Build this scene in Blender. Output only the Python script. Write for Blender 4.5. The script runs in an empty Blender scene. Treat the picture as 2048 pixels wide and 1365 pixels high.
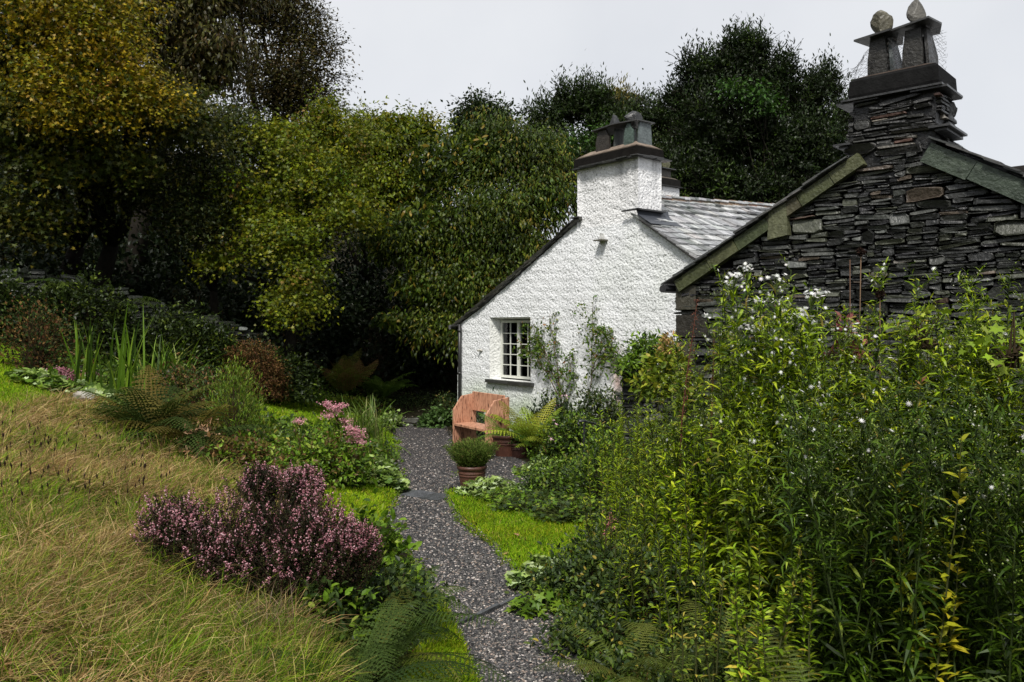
import bpy, math, random
import numpy as np
from mathutils import Vector
R = math.radians
rng = np.random.default_rng(11)
random.seed(5)
sc = bpy.context.scene
COL = sc.collection

# ------------------------------------------------------------------ camera, sky, sun, exposure
F, CX, HY, EYE = 1593.0, 1024.0, 650.0, 1.65
cam = bpy.data.cameras.new('camera'); cam.lens = 28; cam.sensor_width = 36
cam.shift_y = -(682.5 - HY) / 2048; cam.clip_start = .05; cam.clip_end = 600
co = bpy.data.objects.new('camera', cam); COL.objects.link(co)
co.location = (0, 0, EYE); co.rotation_euler = (R(90), 0, 0)
sc.camera = co
SUN_EL, SUN_AZ = 54, 192          # azimuth of the sun, clockwise from the view direction
W = bpy.data.worlds.new('World'); sc.world = W; W.use_nodes = True
nt = W.node_tree; nt.nodes.clear()
out = nt.nodes.new('ShaderNodeOutputWorld'); bg = nt.nodes.new('ShaderNodeBackground')
sky = nt.nodes.new('ShaderNodeTexSky'); sky.sky_type = 'NISHITA'; sky.sun_disc = False
sky.sun_elevation = R(SUN_EL); sky.sun_rotation = R(SUN_AZ)
hs = nt.nodes.new('ShaderNodeHueSaturation'); hs.inputs['Saturation'].default_value = .35
mix = nt.nodes.new('ShaderNodeMix'); mix.data_type = 'RGBA'; mix.inputs[0].default_value = .9
tc = nt.nodes.new('ShaderNodeTexCoord'); nz = nt.nodes.new('ShaderNodeTexNoise')
nz.inputs['Scale'].default_value = 1.9; nz.inputs['Detail'].default_value = 5
cr = nt.nodes.new('ShaderNodeValToRGB')
cr.color_ramp.elements[0].position = .35; cr.color_ramp.elements[1].position = .68
cr.color_ramp.elements[0].color = (2.16, 2.24, 2.40, 1); cr.color_ramp.elements[1].color = (2.78, 2.82, 2.90, 1)
nt.links.new(tc.outputs['Generated'], nz.inputs['Vector']); nt.links.new(nz.outputs[0], cr.inputs[0])
nt.links.new(sky.outputs[0], hs.inputs['Color']); nt.links.new(hs.outputs[0], mix.inputs[6])
nt.links.new(cr.outputs[0], mix.inputs[7]); nt.links.new(mix.outputs[2], bg.inputs['Color'])
bg.inputs['Strength'].default_value = .1
nt.links.new(bg.outputs[0], out.inputs['Surface'])
sl = bpy.data.lights.new('sun', 'SUN'); sl.energy = 1.5; sl.angle = R(10); sl.color = (1, .96, .9)
so = bpy.data.objects.new('sun', sl); COL.objects.link(so)
az = R(SUN_AZ); el = R(SUN_EL)
sdir = Vector((math.sin(az)*math.cos(el), math.cos(az)*math.cos(el), math.sin(el)))
so.rotation_euler = sdir.to_track_quat('Z', 'Y').to_euler(); so.location = (0, 0, 30)
sc.view_settings.view_transform = 'Standard'; sc.view_settings.look = 'None'
sc.view_settings.gamma = 1; sc.view_settings.exposure = 1.55
sc.cycles.max_bounces = 6; sc.cycles.transparent_max_bounces = 6
sc.cycles.diffuse_bounces = 2; sc.cycles.glossy_bounces = 2; sc.cycles.transmission_bounces = 3

# ------------------------------------------------------------------ maths helpers
def at(px, py, d): return np.array([(px-CX)/F*d, d, EYE+(HY-py)/F*d])
_w = rng.normal(size=(3, 8, 2)); _p = rng.uniform(0, 6.28, (3, 8))
def noise(x, y, scale=1., k=0):
    s = 0
    for i in range(8):
        f = scale*(.6+.25*i)
        s = s + np.sin(f*(_w[k, i, 0]*x+_w[k, i, 1]*y)+_p[k, i])/(1+.25*i)
    return s/3.6
PD = [-5, 3.61, 4.02, 4.52, 5.09, 6.20, 7.46, 8.84, 10.96, 14.4, 18.4, 60]
PL = [.0, -.156, -.21, -.343, -.50, -.80, -1.16, -1.24, -1.51, -2.07, -2.7, -2.7]
PR = [.5, .335, .28, .216, .10, -.13, -.52, -.755, -.70, -1.0, -1.6, -1.6]
def sstep(a, b, v):
    t = np.clip((v-a)/(b-a), 0, 1); return t*t*(3-2*t)
def T(x, y):
    x = np.asarray(x, float); y = np.asarray(y, float)
    zp = .214-.051*np.minimum(y, 18.6)+.13*np.clip(y-18.6, 0, 200)
    dl = np.clip(np.interp(y, PD, PL)-x, 0, None); dr = np.clip(x-np.interp(y, PD, PR), 0, None)
    dl_ = np.minimum(dl, 9)
    z = zp+.05*sstep(0, .08, dl)+.25*dl_+.38*np.clip(dl-9, 0, 30)
    z = z+.03*sstep(0, .06, dr)
    off = sstep(.1, .9, dl+dr)
    return z+off*.045*noise(x, y, 1.3)+sstep(.3, 1., dl)*sstep(9, 6, y)*.05*noise(x, y, 6, 2)
def hit(px, py):
    px = np.atleast_1d(np.asarray(px, float)); py = np.atleast_1d(np.asarray(py, float))
    ds = 1.2*1.012**np.arange(0, 330)
    res = np.full(px.shape, np.nan); prev = np.ones(px.shape)*1e3
    for i, d in enumerate(ds):
        g = EYE+(HY-py)/F*d-T((px-CX)/F*d, d)
        new = np.isnan(res) & (g <= 0)
        if i: res[new] = (ds[i-1]+(d-ds[i-1])*prev[new]/(prev[new]-g[new]))
        else: res[new] = d
        prev = g
    x = (px-CX)/F*res
    return np.stack([x, res, T(x, np.nan_to_num(res))], -1)
def H(px, py): return hit(px, py)[0]
def nrm(v): return v/np.maximum(np.linalg.norm(v, axis=-1, keepdims=True), 1e-9)
def inpoly(x, y, poly):
    r = np.zeros(np.shape(x), bool); n = len(poly)
    for i in range(n):
        x1, y1 = poly[i]; x2, y2 = poly[(i+1) % n]
        c = (y1 > y) != (y2 > y)
        r ^= c & (x < (x2-x1)*(y-y1)/((y2-y1) if y2 != y1 else 1e-9)+x1)
    return r
def pick(pal, n):
    """pal: list of (weight, (r,g,b)); jittered choice"""
    w = np.array([p[0] for p in pal], float); w /= w.sum()
    c = np.array([p[1] for p in pal])[rng.choice(len(pal), n, p=w)]
    return c*rng.uniform(.72, 1.28, (n, 1))*rng.uniform(.975, 1.025, (n, 3))

# ------------------------------------------------------------------ mesh accumulator
class Acc:
    def __init__(s): s.v = []; s.c = []; s.f = {}; s.n = 0
    def add(s, v, faces, c):
        v = np.asarray(v, float).reshape(-1, 3); c = np.asarray(c, float)
        if c.ndim == 1: c = np.broadcast_to(c, (len(v), 3))
        s.v.append(v); s.c.append(c)
        for fa in faces:
            fa = np.asarray(fa, np.int64)
            if len(fa): s.f.setdefault(fa.shape[1], []).append(fa+s.n)
        s.n += len(v)
    def scatter(s, tm, P, X, Z, S, C):
        V, FS = tm
        P = np.asarray(P, float); N = len(P)
        if N == 0: return
        x = nrm(np.asarray(X, float)); Z = np.asarray(Z, float)
        if Z.ndim == 1: Z = np.broadcast_to(Z, (N, 3))
        z = nrm(Z-(Z*x).sum(-1, keepdims=True)*x+1e-6); y = np.cross(z, x)
        S = np.asarray(S, float)
        if S.ndim == 0: S = np.full((N, 3), float(S))
        if S.ndim == 1: S = np.repeat(S[:, None], 3, 1)
        q = V[None]*S[:, None, :]
        w = P[:, None]+q[..., :1]*x[:, None]+q[..., 1:2]*y[:, None]+q[..., 2:]*z[:, None]
        k = len(V); offs = (np.arange(N)*k)[:, None, None]
        s.add(w.reshape(-1, 3), [(offs+np.asarray(f)[None]).reshape(-1, np.asarray(f).shape[1]) for f in FS],
              np.repeat(np.asarray(C, float), k, 0))
    def tube(s, pts, rad, c, n=5, cap=True):
        pts = np.asarray(pts, float); m = len(pts)
        rad = np.broadcast_to(np.asarray(rad, float), (m,))
        tan = nrm(np.gradient(pts, axis=0))
        ref = np.where(np.abs(tan[:, 2:3]) > .9, [[1., 0, 0]], [[0, 0, 1.]])
        a = nrm(np.cross(tan, ref)); b = np.cross(tan, a)
        th = np.linspace(0, 2*np.pi, n, endpoint=False)
        ring = pts[:, None]+rad[:, None, None]*(np.cos(th)[None, :, None]*a[:, None]+np.sin(th)[None, :, None]*b[:, None])
        i = np.arange(m-1)[:, None]*n; j = np.arange(n)[None]; j2 = (j+1) % n
        q = np.stack([i+j, i+j2, i+n+j2, i+n+j], -1).reshape(-1, 4)
        fs = [q]
        if cap and n > 3: fs.append(np.array([[k for k in range(n)][::-1]])); fs.append(np.array([[(m-1)*n+k for k in range(n)]]))
        s.add(ring.reshape(-1, 3), fs, c)
    def tubes(s, A, B, r0, r1, C, bend=None, n=3):
        """many thin tapered sticks A->B with a middle point"""
        A = np.asarray(A, float); B = np.asarray(B, float); N = len(A)
        if N == 0: return
        M = (A+B)/2+(0 if bend is None else bend)
        r0 = np.broadcast_to(r0, (N,)); r1 = np.broadcast_to(r1, (N,))
        d = nrm(B-A); ref = np.where(np.abs(d[:, 2:3]) > .9, [[1., 0, 0]], [[0, 0, 1.]])
        a = nrm(np.cross(d, ref)); b = np.cross(d, a)
        th = np.linspace(0, 2*np.pi, n, endpoint=False)
        ring = np.cos(th)[None, :, None]*a[:, None]+np.sin(th)[None, :, None]*b[:, None]
        V = np.concatenate([A[:, None]+ring*r0[:, None, None], M[:, None]+ring*((r0+r1)/2)[:, None, None], B[:, None]+ring*r1[:, None, None]], 1)
        j = np.arange(n); j2 = (j+1) % n
        f = np.concatenate([np.stack([j+o, j2+o, j2+o+n, j+o+n], -1) for o in (0, n)])
        F_ = (np.arange(N)*3*n)[:, None, None]+f[None]
        C = np.asarray(C, float)
        if C.ndim == 1: C = np.broadcast_to(C, (N, 3))
        s.add(V.reshape(-1, 3), [F_.reshape(-1, 4)], np.repeat(C, 3*n, 0))
    def box(s, fr, a, b, c):
        """box in a local frame fr between corners a, b"""
        v = np.array([[(a, b)[i][0], (a, b)[j][1], (a, b)[k][2]] for i in (0, 1) for j in (0, 1) for k in (0, 1)], float)
        s.add(fr(v), [np.array([[0, 1, 3, 2], [4, 6, 7, 5], [0, 4, 5, 1], [2, 3, 7, 6], [0, 2, 6, 4], [1, 5, 7, 3]])], c)
    def prism(s, fr, poly, w0, w1, c):
        """polygon of (s,z) extruded along w"""
        n = len(poly)
        v = np.array([[p[0], w0, p[1]] for p in poly]+[[p[0], w1, p[1]] for p in poly], float)
        j = np.arange(n); j2 = (j+1) % n
        s.add(fr(v), [np.stack([j, j2, j2+n, j+n], -1), j[None, ::-1].copy(), (j+n)[None]], c)
    def build(s, name, mat, parent=None, smooth=False):
        me = bpy.data.meshes.new(name)
        V = np.concatenate(s.v) if s.v else np.zeros((0, 3)); C = np.concatenate(s.c) if s.c else np.zeros((0, 3))
        q = parent
        while q is not None: V = V-np.array(q.location); q = q.parent
        me.vertices.add(len(V)); me.vertices.foreach_set('co', V.astype(np.float32).ravel())
        lp = []; ls = []; st = 0
        for k, fl in s.f.items():
            fa = np.concatenate(fl); lp.append(fa.ravel()); ls.append(st+np.arange(len(fa))*k); st += fa.size
        lp = np.concatenate(lp); ls = np.concatenate(ls)
        me.loops.add(len(lp)); me.loops.foreach_set('vertex_index', lp.astype(np.int32))
        me.polygons.add(len(ls)); me.polygons.foreach_set('loop_start', ls.astype(np.int32))
        me.polygons.foreach_set('use_smooth', np.full(len(ls), bool(smooth)))
        me.update(calc_edges=True)
        at_ = me.attributes.new('col', 'FLOAT_COLOR', 'POINT')
        at_.data.foreach_set('color', np.concatenate([C, np.ones((len(C), 1))], 1).astype(np.float32).ravel())
        me.materials.append(mat)
        o = bpy.data.objects.new(name, me); COL.objects.link(o)
        if parent is not None: o.parent = parent
        return o
def tag(o, label=None, cat=None, group=None, kind=None):
    if label: o['label'] = label
    if cat: o['category'] = cat
    if group: o['group'] = group
    if kind: o['kind'] = kind
    return o
def thing(name, loc, label, cat, group=None):
    o = bpy.data.objects.new(name, None); COL.objects.link(o); o.empty_display_size = .1
    o.location = tuple(float(v) for v in loc)
    return tag(o, label, cat, group)
def copy_tree(o, parent=None):
    c = o.copy(); COL.objects.link(c)
    if parent is not None: c.parent = parent
    for ch in [k for k in bpy.data.objects if k.parent == o]: copy_tree(ch, c)
    return c
def frame(P0, ang):
    a = R(ang); t = np.array([math.cos(a), -math.sin(a), 0]); r = np.array([math.sin(a), math.cos(a), 0])
    P0 = np.array([P0[0], P0[1], 0.])
    def fr(v):
        v = np.asarray(v, float); return P0+v[..., :1]*t+v[..., 1:2]*r+v[..., 2:]*np.array([0, 0, 1.])
    fr.t = t; fr.r = r
    return fr

# ------------------------------------------------------------------ materials
def mat(name, rough=.5, spec=.5, bump=0, bscale=40, noise_amt=.0, nscale=6, color=None, transl=0, metal=0, detail=4, bdist=.01, rough_var=0):
    m = bpy.data.materials.new(name); m.use_nodes = True; n = m.node_tree; L = n.links.new
    b = n.nodes['Principled BSDF']; b.inputs['Roughness'].default_value = rough
    b.inputs['Specular IOR Level'].default_value = spec; b.inputs['Metallic'].default_value = metal
    if color is None:
        a = n.nodes.new('ShaderNodeAttribute'); a.attribute_name = 'col'; src = a.outputs['Color']
    else:
        a = n.nodes.new('ShaderNodeRGB'); a.outputs[0].default_value = (*color, 1); src = a.outputs[0]
    tcn = n.nodes.new('ShaderNodeTexCoord')
    if noise_amt:
        t = n.nodes.new('ShaderNodeTexNoise'); t.inputs['Scale'].default_value = nscale; t.inputs['Detail'].default_value = 6
        t.inputs['Roughness'].default_value = .65
        L(tcn.outputs['Object'], t.inputs['Vector'])
        mr = n.nodes.new('ShaderNodeMapRange'); mr.inputs['From Min'].default_value = .3; mr.inputs['From Max'].default_value = .7
        mr.inputs['To Min'].default_value = 1-noise_amt; mr.inputs['To Max'].default_value = 1+noise_amt
        L(t.outputs[0], mr.inputs[0])
        vm = n.nodes.new('ShaderNodeVectorMath'); vm.operation = 'SCALE'; L(src, vm.inputs[0]); L(mr.outputs[0], vm.inputs['Scale'])
        src = vm.outputs[0]
        if rough_var:
            m2 = n.nodes.new('ShaderNodeMapRange'); m2.inputs['From Min'].default_value = .3; m2.inputs['From Max'].default_value = .7
            m2.inputs['To Min'].default_value = max(.05, rough-rough_var); m2.inputs['To Max'].default_value = rough+rough_var
            L(t.outputs[0], m2.inputs[0]); L(m2.outputs[0], b.inputs['Roughness'])
    L(src, b.inputs['Base Color'])
    if bump:
        t = n.nodes.new('ShaderNodeTexNoise'); t.inputs['Scale'].default_value = bscale; t.inputs['Detail'].default_value = detail
        L(tcn.outputs['Object'], t.inputs['Vector'])
        bp = n.nodes.new('ShaderNodeBump'); bp.inputs['Strength'].default_value = bump; bp.inputs['Distance'].default_value = bdist
        L(t.outputs[0], bp.inputs['Height']); L(bp.outputs[0], b.inputs['Normal'])
    if transl:
        o = n.nodes['Material Output']; tr = n.nodes.new('ShaderNodeBsdfTranslucent'); ms = n.nodes.new('ShaderNodeMixShader')
        ms.inputs[0].default_value = transl; L(src, tr.inputs['Color']); L(b.outputs[0], ms.inputs[1]); L(tr.outputs[0], ms.inputs[2])
        L(ms.outputs[0], o.inputs['Surface'])
    return m
M_leaf = mat('leaf', .42, .22, transl=.3)
M_matte = mat('matte_leaf', .7, .12, transl=.3)
M_bark = mat('bark', .85, .08, bump=.6, bscale=30, noise_amt=.4, nscale=12)
M_flower = mat('petal', .6, .3, transl=.3)
M_ground = mat('soil', .95, .03, bump=.8, bscale=25, noise_amt=.5, nscale=5, bdist=.03)
M_gravelbed = mat('gravel_bed', .8, .15, bump=1, bscale=70, noise_amt=.6, nscale=60, bdist=.02)
M_pebble = mat('pebble', .42, .4, noise_amt=.25, nscale=40)
M_stone = mat('slate_stone', .42, .42, bump=.9, bscale=35, noise_amt=.45, nscale=14, detail=8, bdist=.012, rough_var=.14)
M_slate = mat('roof_slate', .38, .6, bump=.5, bscale=30, noise_amt=.35, nscale=9, rough_var=.12)
M_dark = mat('dark_backing', .9, .1, color=(.008, .008, .008))
M_paint = mat('paint', .45, .5, noise_amt=.08, nscale=20)
M_iron = mat('black_iron', .4, .5, bump=.2, bscale=60, noise_amt=.2, nscale=20)
M_terra = mat('terracotta', .5, .45, bump=.3, bscale=60, noise_amt=.3, nscale=9, rough_var=.1)
M_render = mat('cap_mortar', .85, .08, bump=.7, bscale=40, noise_amt=.4, nscale=8)
def mat_roughcast():
    m = mat('white_roughcast', .7, .3, bump=1, bscale=24, color=(.74, .75, .76), noise_amt=0, detail=7, bdist=.03)
    n = m.node_tree; L = n.links.new; b = n.nodes['Principled BSDF']
    a = n.nodes.new('ShaderNodeAttribute'); a.attribute_name = 'col'
    tcn = n.nodes.new('ShaderNodeTexCoord')
    t = n.nodes.new('ShaderNodeTexNoise'); t.inputs['Scale'].default_value = 24; t.inputs['Detail'].default_value = 4
    L(tcn.outputs['Object'], t.inputs['Vector'])
    r = n.nodes.new('ShaderNodeValToRGB'); r.color_ramp.elements[0].position = .30; r.color_ramp.elements[0].color = (.35, .35, .35, 1)
    r.color_ramp.elements[1].position = .41; r.color_ramp.elements[1].color = (1, 1, 1, 1)
    L(t.outputs[0], r.inputs[0])
    mx = n.nodes.new('ShaderNodeMix'); mx.data_type = 'RGBA'; mx.blend_type = 'MULTIPLY'; mx.inputs[0].default_value = .8
    L(a.outputs['Color'], mx.inputs[6]); L(r.outputs[0], mx.inputs[7]); L(mx.outputs[2], b.inputs['Base Color'])
    return m
M_white = mat_roughcast()
def mat_wood():
    m = bpy.data.materials.new('weathered_wood'); m.use_nodes = True; n = m.node_tree; L = n.links.new; b = n.nodes['Principled BSDF']
    b.inputs['Roughness'].default_value = .5
    tcn = n.nodes.new('ShaderNodeTexCoord'); mp = n.nodes.new('ShaderNodeMapping'); mp.inputs['Scale'].default_value = (9, 9, 1.6)
    t = n.nodes.new('ShaderNodeTexNoise'); t.inputs['Scale'].default_value = 4; t.inputs['Detail'].default_value = 8; t.inputs['Distortion'].default_value = 1.2
    L(tcn.outputs['Object'], mp.inputs[0]); L(mp.outputs[0], t.inputs['Vector'])
    r = n.nodes.new('ShaderNodeValToRGB'); e = r.color_ramp.elements
    e[0].position = .36; e[0].color = (.05, .022, .015, 1); e[1].position = .62; e[1].color = (.56, .30, .19, 1)
    k = e.new(.45); k.color = (.42, .20, .12, 1)
    L(t.outputs[0], r.inputs[0]); L(r.outputs[0], b.inputs['Base Color'])
    bp = n.nodes.new('ShaderNodeBump'); bp.inputs['Strength'].default_value = .4; bp.inputs['Distance'].default_value = .005
    L(t.outputs[0], bp.inputs['Height']); L(bp.outputs[0], b.inputs['Normal'])
    return m
M_wood = mat_wood()
def mat_glass():
    m = bpy.data.materials.new('window_glass'); m.use_nodes = True; n = m.node_tree; L = n.links.new
    o = n.nodes['Material Output']; g = n.nodes.new('ShaderNodeBsdfGlossy'); g.inputs['Roughness'].default_value = .03
    t = n.nodes.new('ShaderNodeBsdfTransparent'); t.inputs['Color'].default_value = (.8, .85, .85, 1)
    f = n.nodes.new('ShaderNodeFresnel'); f.inputs[0].default_value = 1.5; mx = n.nodes.new('ShaderNodeMixShader')
    L(f.outputs[0], mx.inputs[0]); L(t.outputs[0], mx.inputs[1]); L(g.outputs[0], mx.inputs[2]); L(mx.outputs[0], o.inputs['Surface'])
    return m
M_glass = mat_glass()

# ------------------------------------------------------------------ leaf templates (x along, y across, z up)
def A(*r): return np.array(r, float)
def I(*r): return np.array(r, int)
T_dia = (A((0, 0, 0), (.45, .32, .05), (1, 0, -.1), (.45, -.32, .05)), [I((0, 2, 1), (0, 3, 2))])
T_oval = (A((0, 0, 0), (.28, .25, .05), (.7, .22, .02), (1, 0, -.16), (.7, -.22, .02), (.28, -.25, .05), (.5, 0, -.03)),
          [I((0, 6, 1), (1, 6, 2), (2, 6, 3), (3, 6, 4), (4, 6, 5), (5, 6, 0))])
T_long = (A((0, 0, 0), (.33, .09, .06), (.33, -.09, .06), (.7, .075, .02), (.7, -.075, .02), (1, 0, -.14)),
          [I((0, 2, 1)), I((1, 2, 4, 3)), I((3, 4, 5))])
T_lance = (A((0, 0, 0), (.3, .15, .06), (.3, -.15, .06), (.65, .13, .0), (.65, -.13, .0), (1, 0, -.2)),
           [I((0, 2, 1)), I((1, 2, 4, 3)), I((3, 4, 5))])
def palmate(nl=5, notch=.55, cup=.12):
    v = [(0, 0, 0)]; n = nl*2
    for i in range(n+1):
        a = -2.6+5.2*i/n; r = .55 if i % 2 else .55*notch
        r *= (1.1 if abs(a) < 1 else .9)
        v.append((.12+r*math.cos(a), r*math.sin(a), cup*r-.25*cup*(i % 2)))
    return (np.array(v), [np.array([[0, i, i+1] for i in range(1, n+1)])])
T_palm = palmate(5, .5); T_round = palmate(7, .84, .22); T_maple = palmate(5, .42, -.1)
T_blade = (A((0, .5, 0), (0, -.5, 0), (.35, .42, .12), (.35, -.42, .12), (.7, .25, .1), (.7, -.25, .1), (1, 0, -.05)),
           [I((0, 1, 3, 2), (2, 3, 5, 4)), I((4, 5, 6))])
T_bladelow = (A((0, .5, 0), (0, -.5, 0), (.55, .35, .12), (.55, -.35, .12), (1, 0, 0)), [I((0, 1, 3, 2)), I((2, 3, 4))])
def disc(n=9, w=.5):
    v = [(0, 0, .06)]
    for i in range(n*2):
        a = math.pi*i/n; r = .5 if i % 2 == 0 else .2
        v.append((r*math.cos(a), r*math.sin(a), 0))
    return (np.array(v), [np.array([[0, 1+i, 1+(i+1) % (2*n)] for i in range(2*n)])])
T_daisy = disc(9); T_five = disc(5)
T_oct = (A((.5, 0, 0), (-.5, 0, 0), (0, .5, 0), (0, -.5, 0), (0, 0, .5), (0, 0, -.5)),
         [I((0, 2, 4), (2, 1, 4), (1, 3, 4), (3, 0, 4), (2, 0, 5), (1, 2, 5), (3, 1, 5), (0, 3, 5))])
_t = (1+5**.5)/2
_ico = nrm(A((-1, _t, 0), (1, _t, 0), (-1, -_t, 0), (1, -_t, 0), (0, -1, _t), (0, 1, _t), (0, -1, -_t), (0, 1, -_t), (_t, 0, -1), (_t, 0, 1), (-_t, 0, -1), (-_t, 0, 1)))*.5
_icof = I((0, 11, 5), (0, 5, 1), (0, 1, 7), (0, 7, 10), (0, 10, 11), (1, 5, 9), (5, 11, 4), (11, 10, 2), (10, 7, 6), (7, 1, 8), (3, 9, 4), (3, 4, 2), (3, 2, 6), (3, 6, 8), (3, 8, 9), (4, 9, 5), (2, 4, 11), (6, 2, 10), (8, 6, 7), (9, 8, 1))
T_peb = [(_ico*(1+rng.normal(0, .14, (12, 3))), [_icof]) for _ in range(5)]
T_cube = (A(*[(x, y, z) for x in (-.5, .5) for y in (-.5, .5) for z in (-.5, .5)]), [I((0, 1, 3, 2), (4, 6, 7, 5), (0, 4, 5, 1), (2, 3, 7, 6), (0, 2, 6, 4), (1, 5, 7, 3))])
UP = np.array([0, 0, 1.])
def rdir(n): return nrm(rng.normal(size=(n, 3)))

# ------------------------------------------------------------------ ground
LAWNS = [
 [(870, 985), (930, 978), (1000, 1012), (1100, 1035), (1200, 1055), (1215, 1110), (1075, 1150), (1030, 1155), (960, 1090), (890, 1050), (870, 1015)],
 [(600, 940), (700, 945), (810, 965), (815, 995), (775, 1025), (755, 1075), (690, 1080), (600, 1010)],
 [(500, 795), (610, 785), (720, 825), (800, 880), (800, 920), (760, 900), (640, 870), (520, 850)],
 [(-600, 655), (-60, 662), (60, 668), (95, 730), (150, 780), (120, 800), (-60, 830), (-600, 790)],
 [(800, 1130), (865, 1180), (905, 1240), (955, 1365), (990, 1500), (760, 1500), (835, 1300)]]
LW = [hit([p[0] for p in l], [p[1] for p in l])[:, :2] for l in LAWNS]
MEADOW = [(-700, 770), (-400, 770), (-80, 770), (120, 790), (230, 830), (420, 905), (470, 950), (620, 960), (690, 1060), (620, 1150), (560, 1190), (590, 1280), (640, 1365), (680, 1500), (-80, 1500), (-400, 1500), (-700, 1500)]
MW = hit([p[0] for p in MEADOW], [p[1] for p in MEADOW])[:, :2]
GR = hit([895, 1000, 1090, 1075, 960, 905], [890, 900, 950, 985, 985, 985])[:, :2]
def on_path(x, y, m=0.): return (x > np.interp(y, PD, PL)-m) & (x < np.interp(y, PD, PR)+m) & (y < 18.6)
def ground():
    xs = np.concatenate([np.linspace(-160, -14, 12), np.linspace(-13.4, 9, 320), np.linspace(10, 160, 12)])
    ys = np.concatenate([np.linspace(-30, -2, 6), np.linspace(-1, 24, 330), np.linspace(25, 300, 22)])
    X, Y = np.meshgrid(xs, ys); Z = T(X, Y)
    onp = on_path(X, Y, -.02); Z = np.where(onp, Z-.02, Z)
    c = np.broadcast_to(np.array([.020, .018, .010]), X.shape+(3,)).copy()
    nz_ = noise(X, Y, 2.5, 1)[..., None]
    c = c*(1+.35*nz_)
    for l in LW: c[inpoly(X, Y, l)] = (.08, .12, .012)
    md = inpoly(X, Y, MW) & (c[..., 1] < .06); c[md] = (.040, .032, .013)
    c = np.clip(c, .004, 1)
    a = Acc(); n = len(xs); i = np.arange(len(ys)-1)[:, None]*n; j = np.arange(n-1)[None]
    a.add(np.stack([X, Y, Z], -1), [np.stack([i+j, i+j+1, i+n+j+1, i+n+j], -1).reshape(-1, 4)], c.reshape(-1, 3))
    tag(a.build('ground', M_ground, smooth=True), kind='structure')
    # path sheet
    ys = np.linspace(.4, 18.6, 300); k = 14; u = np.linspace(0, 1, k)
    l = np.interp(ys, PD, PL)-.01+.03*noise(ys, 0*ys, 5); r = np.interp(ys, PD, PR)+.01+.03*noise(ys, 0*ys+3, 5)
    X = l[:, None]+(r-l)[:, None]*u; Y = np.repeat(ys[:, None], k, 1)
    Z = .214-.051*Y+.006+.008*noise(X, Y, 6)
    # low steps at the two slate edgings
    a = Acc(); i = np.arange(299)[:, None]*k; j = np.arange(k-1)[None]
    a.add(np.stack([X, Y, Z], -1), [np.stack([i+j, i+j+1, i+k+j+1, i+k+j], -1).reshape(-1, 4)], (.055, .050, .050))
    tag(a.build('path', M_gravelbed, smooth=True), kind='structure')
    xs = np.linspace(GR[:, 0].min(), GR[:, 0].max(), 40); ys = np.linspace(GR[:, 1].min(), GR[:, 1].max(), 60)
    X, Y = np.meshgrid(xs, ys); Z = T(X, Y)+.012
    i = np.arange(59)[:, None]*40; j = np.arange(39)[None]
    q = np.stack([i+j, i+j+1, i+41, i+40+j], -1) if 0 else np.stack([i+j, i+j+1, i+40+j+1, i+40+j], -1).reshape(-1, 4)
    ok = inpoly(X, Y, GR).ravel()[q].all(1); a = Acc()
    a.add(np.stack([X, Y, Z], -1), [q[ok]], (.05, .046, .046))
    tag(a.build('gravel_apron', M_gravelbed, smooth=True), kind='structure')
ground()

def gravel():
    a = Acc(); n = 72000
    py = rng.uniform(848, 1400, n*2); 
    d = 1.436/((py-HY)/F-.051); l = np.interp(d, PD, PL); r = np.interp(d, PD, PR)
    x = l+(r-l)*rng.uniform(-.06, 1.06, len(d)); keep = (rng.uniform(size=len(d)) < np.clip((r-l)/d*4.2, 0, 1)); x = x[keep]; d = d[keep]
    p2 = hit(rng.uniform(890, 1090, 9000), rng.uniform(885, 990, 9000)); p2 = p2[inpoly(p2[:, 0], p2[:, 1], GR)]
    x = np.concatenate([x, p2[:, 0]]); d = np.concatenate([d, p2[:, 1]])
    N = len(x); z = np.where(on_path(x, d), .214-.051*d+.008*noise(x, d, 6), T(x, d)+.006)
    s = rng.uniform(.008, .020, N)*np.clip(.6+.09*d, 1, 1.35); P = np.stack([x, d, z+s*.25], -1)
    pal = [(5, (.019, .019, .020)), (4, (.045, .044, .044)), (2.8, (.10, .093, .088)), (1.4, (.19, .15, .125)), (1., (.33, .30, .28)), (3, (.008, .008, .009))]
    C = pick(pal, N)*np.array([1.2, 1.18, 1.14])*(1+.28*noise(x, d, 2.2, 1))[:, None]; X = rdir(N); X[:, 2] *= .25; Z = UP+rng.normal(0, .35, (N, 3)); k = rng.integers(0, 5, N)
    S = np.stack([s*1.25, s*.9, s*rng.uniform(.45, .75, N)], -1)
    for i in range(5):
        q = k == i; a.scatter(T_peb[i], P[q], X[q], Z[q], S[q], C[q])
    tag(a.build('gravel', M_pebble), 'loose wet dark and buff gravel covering the curving garden path', 'gravel', kind='stuff')
gravel()

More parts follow.
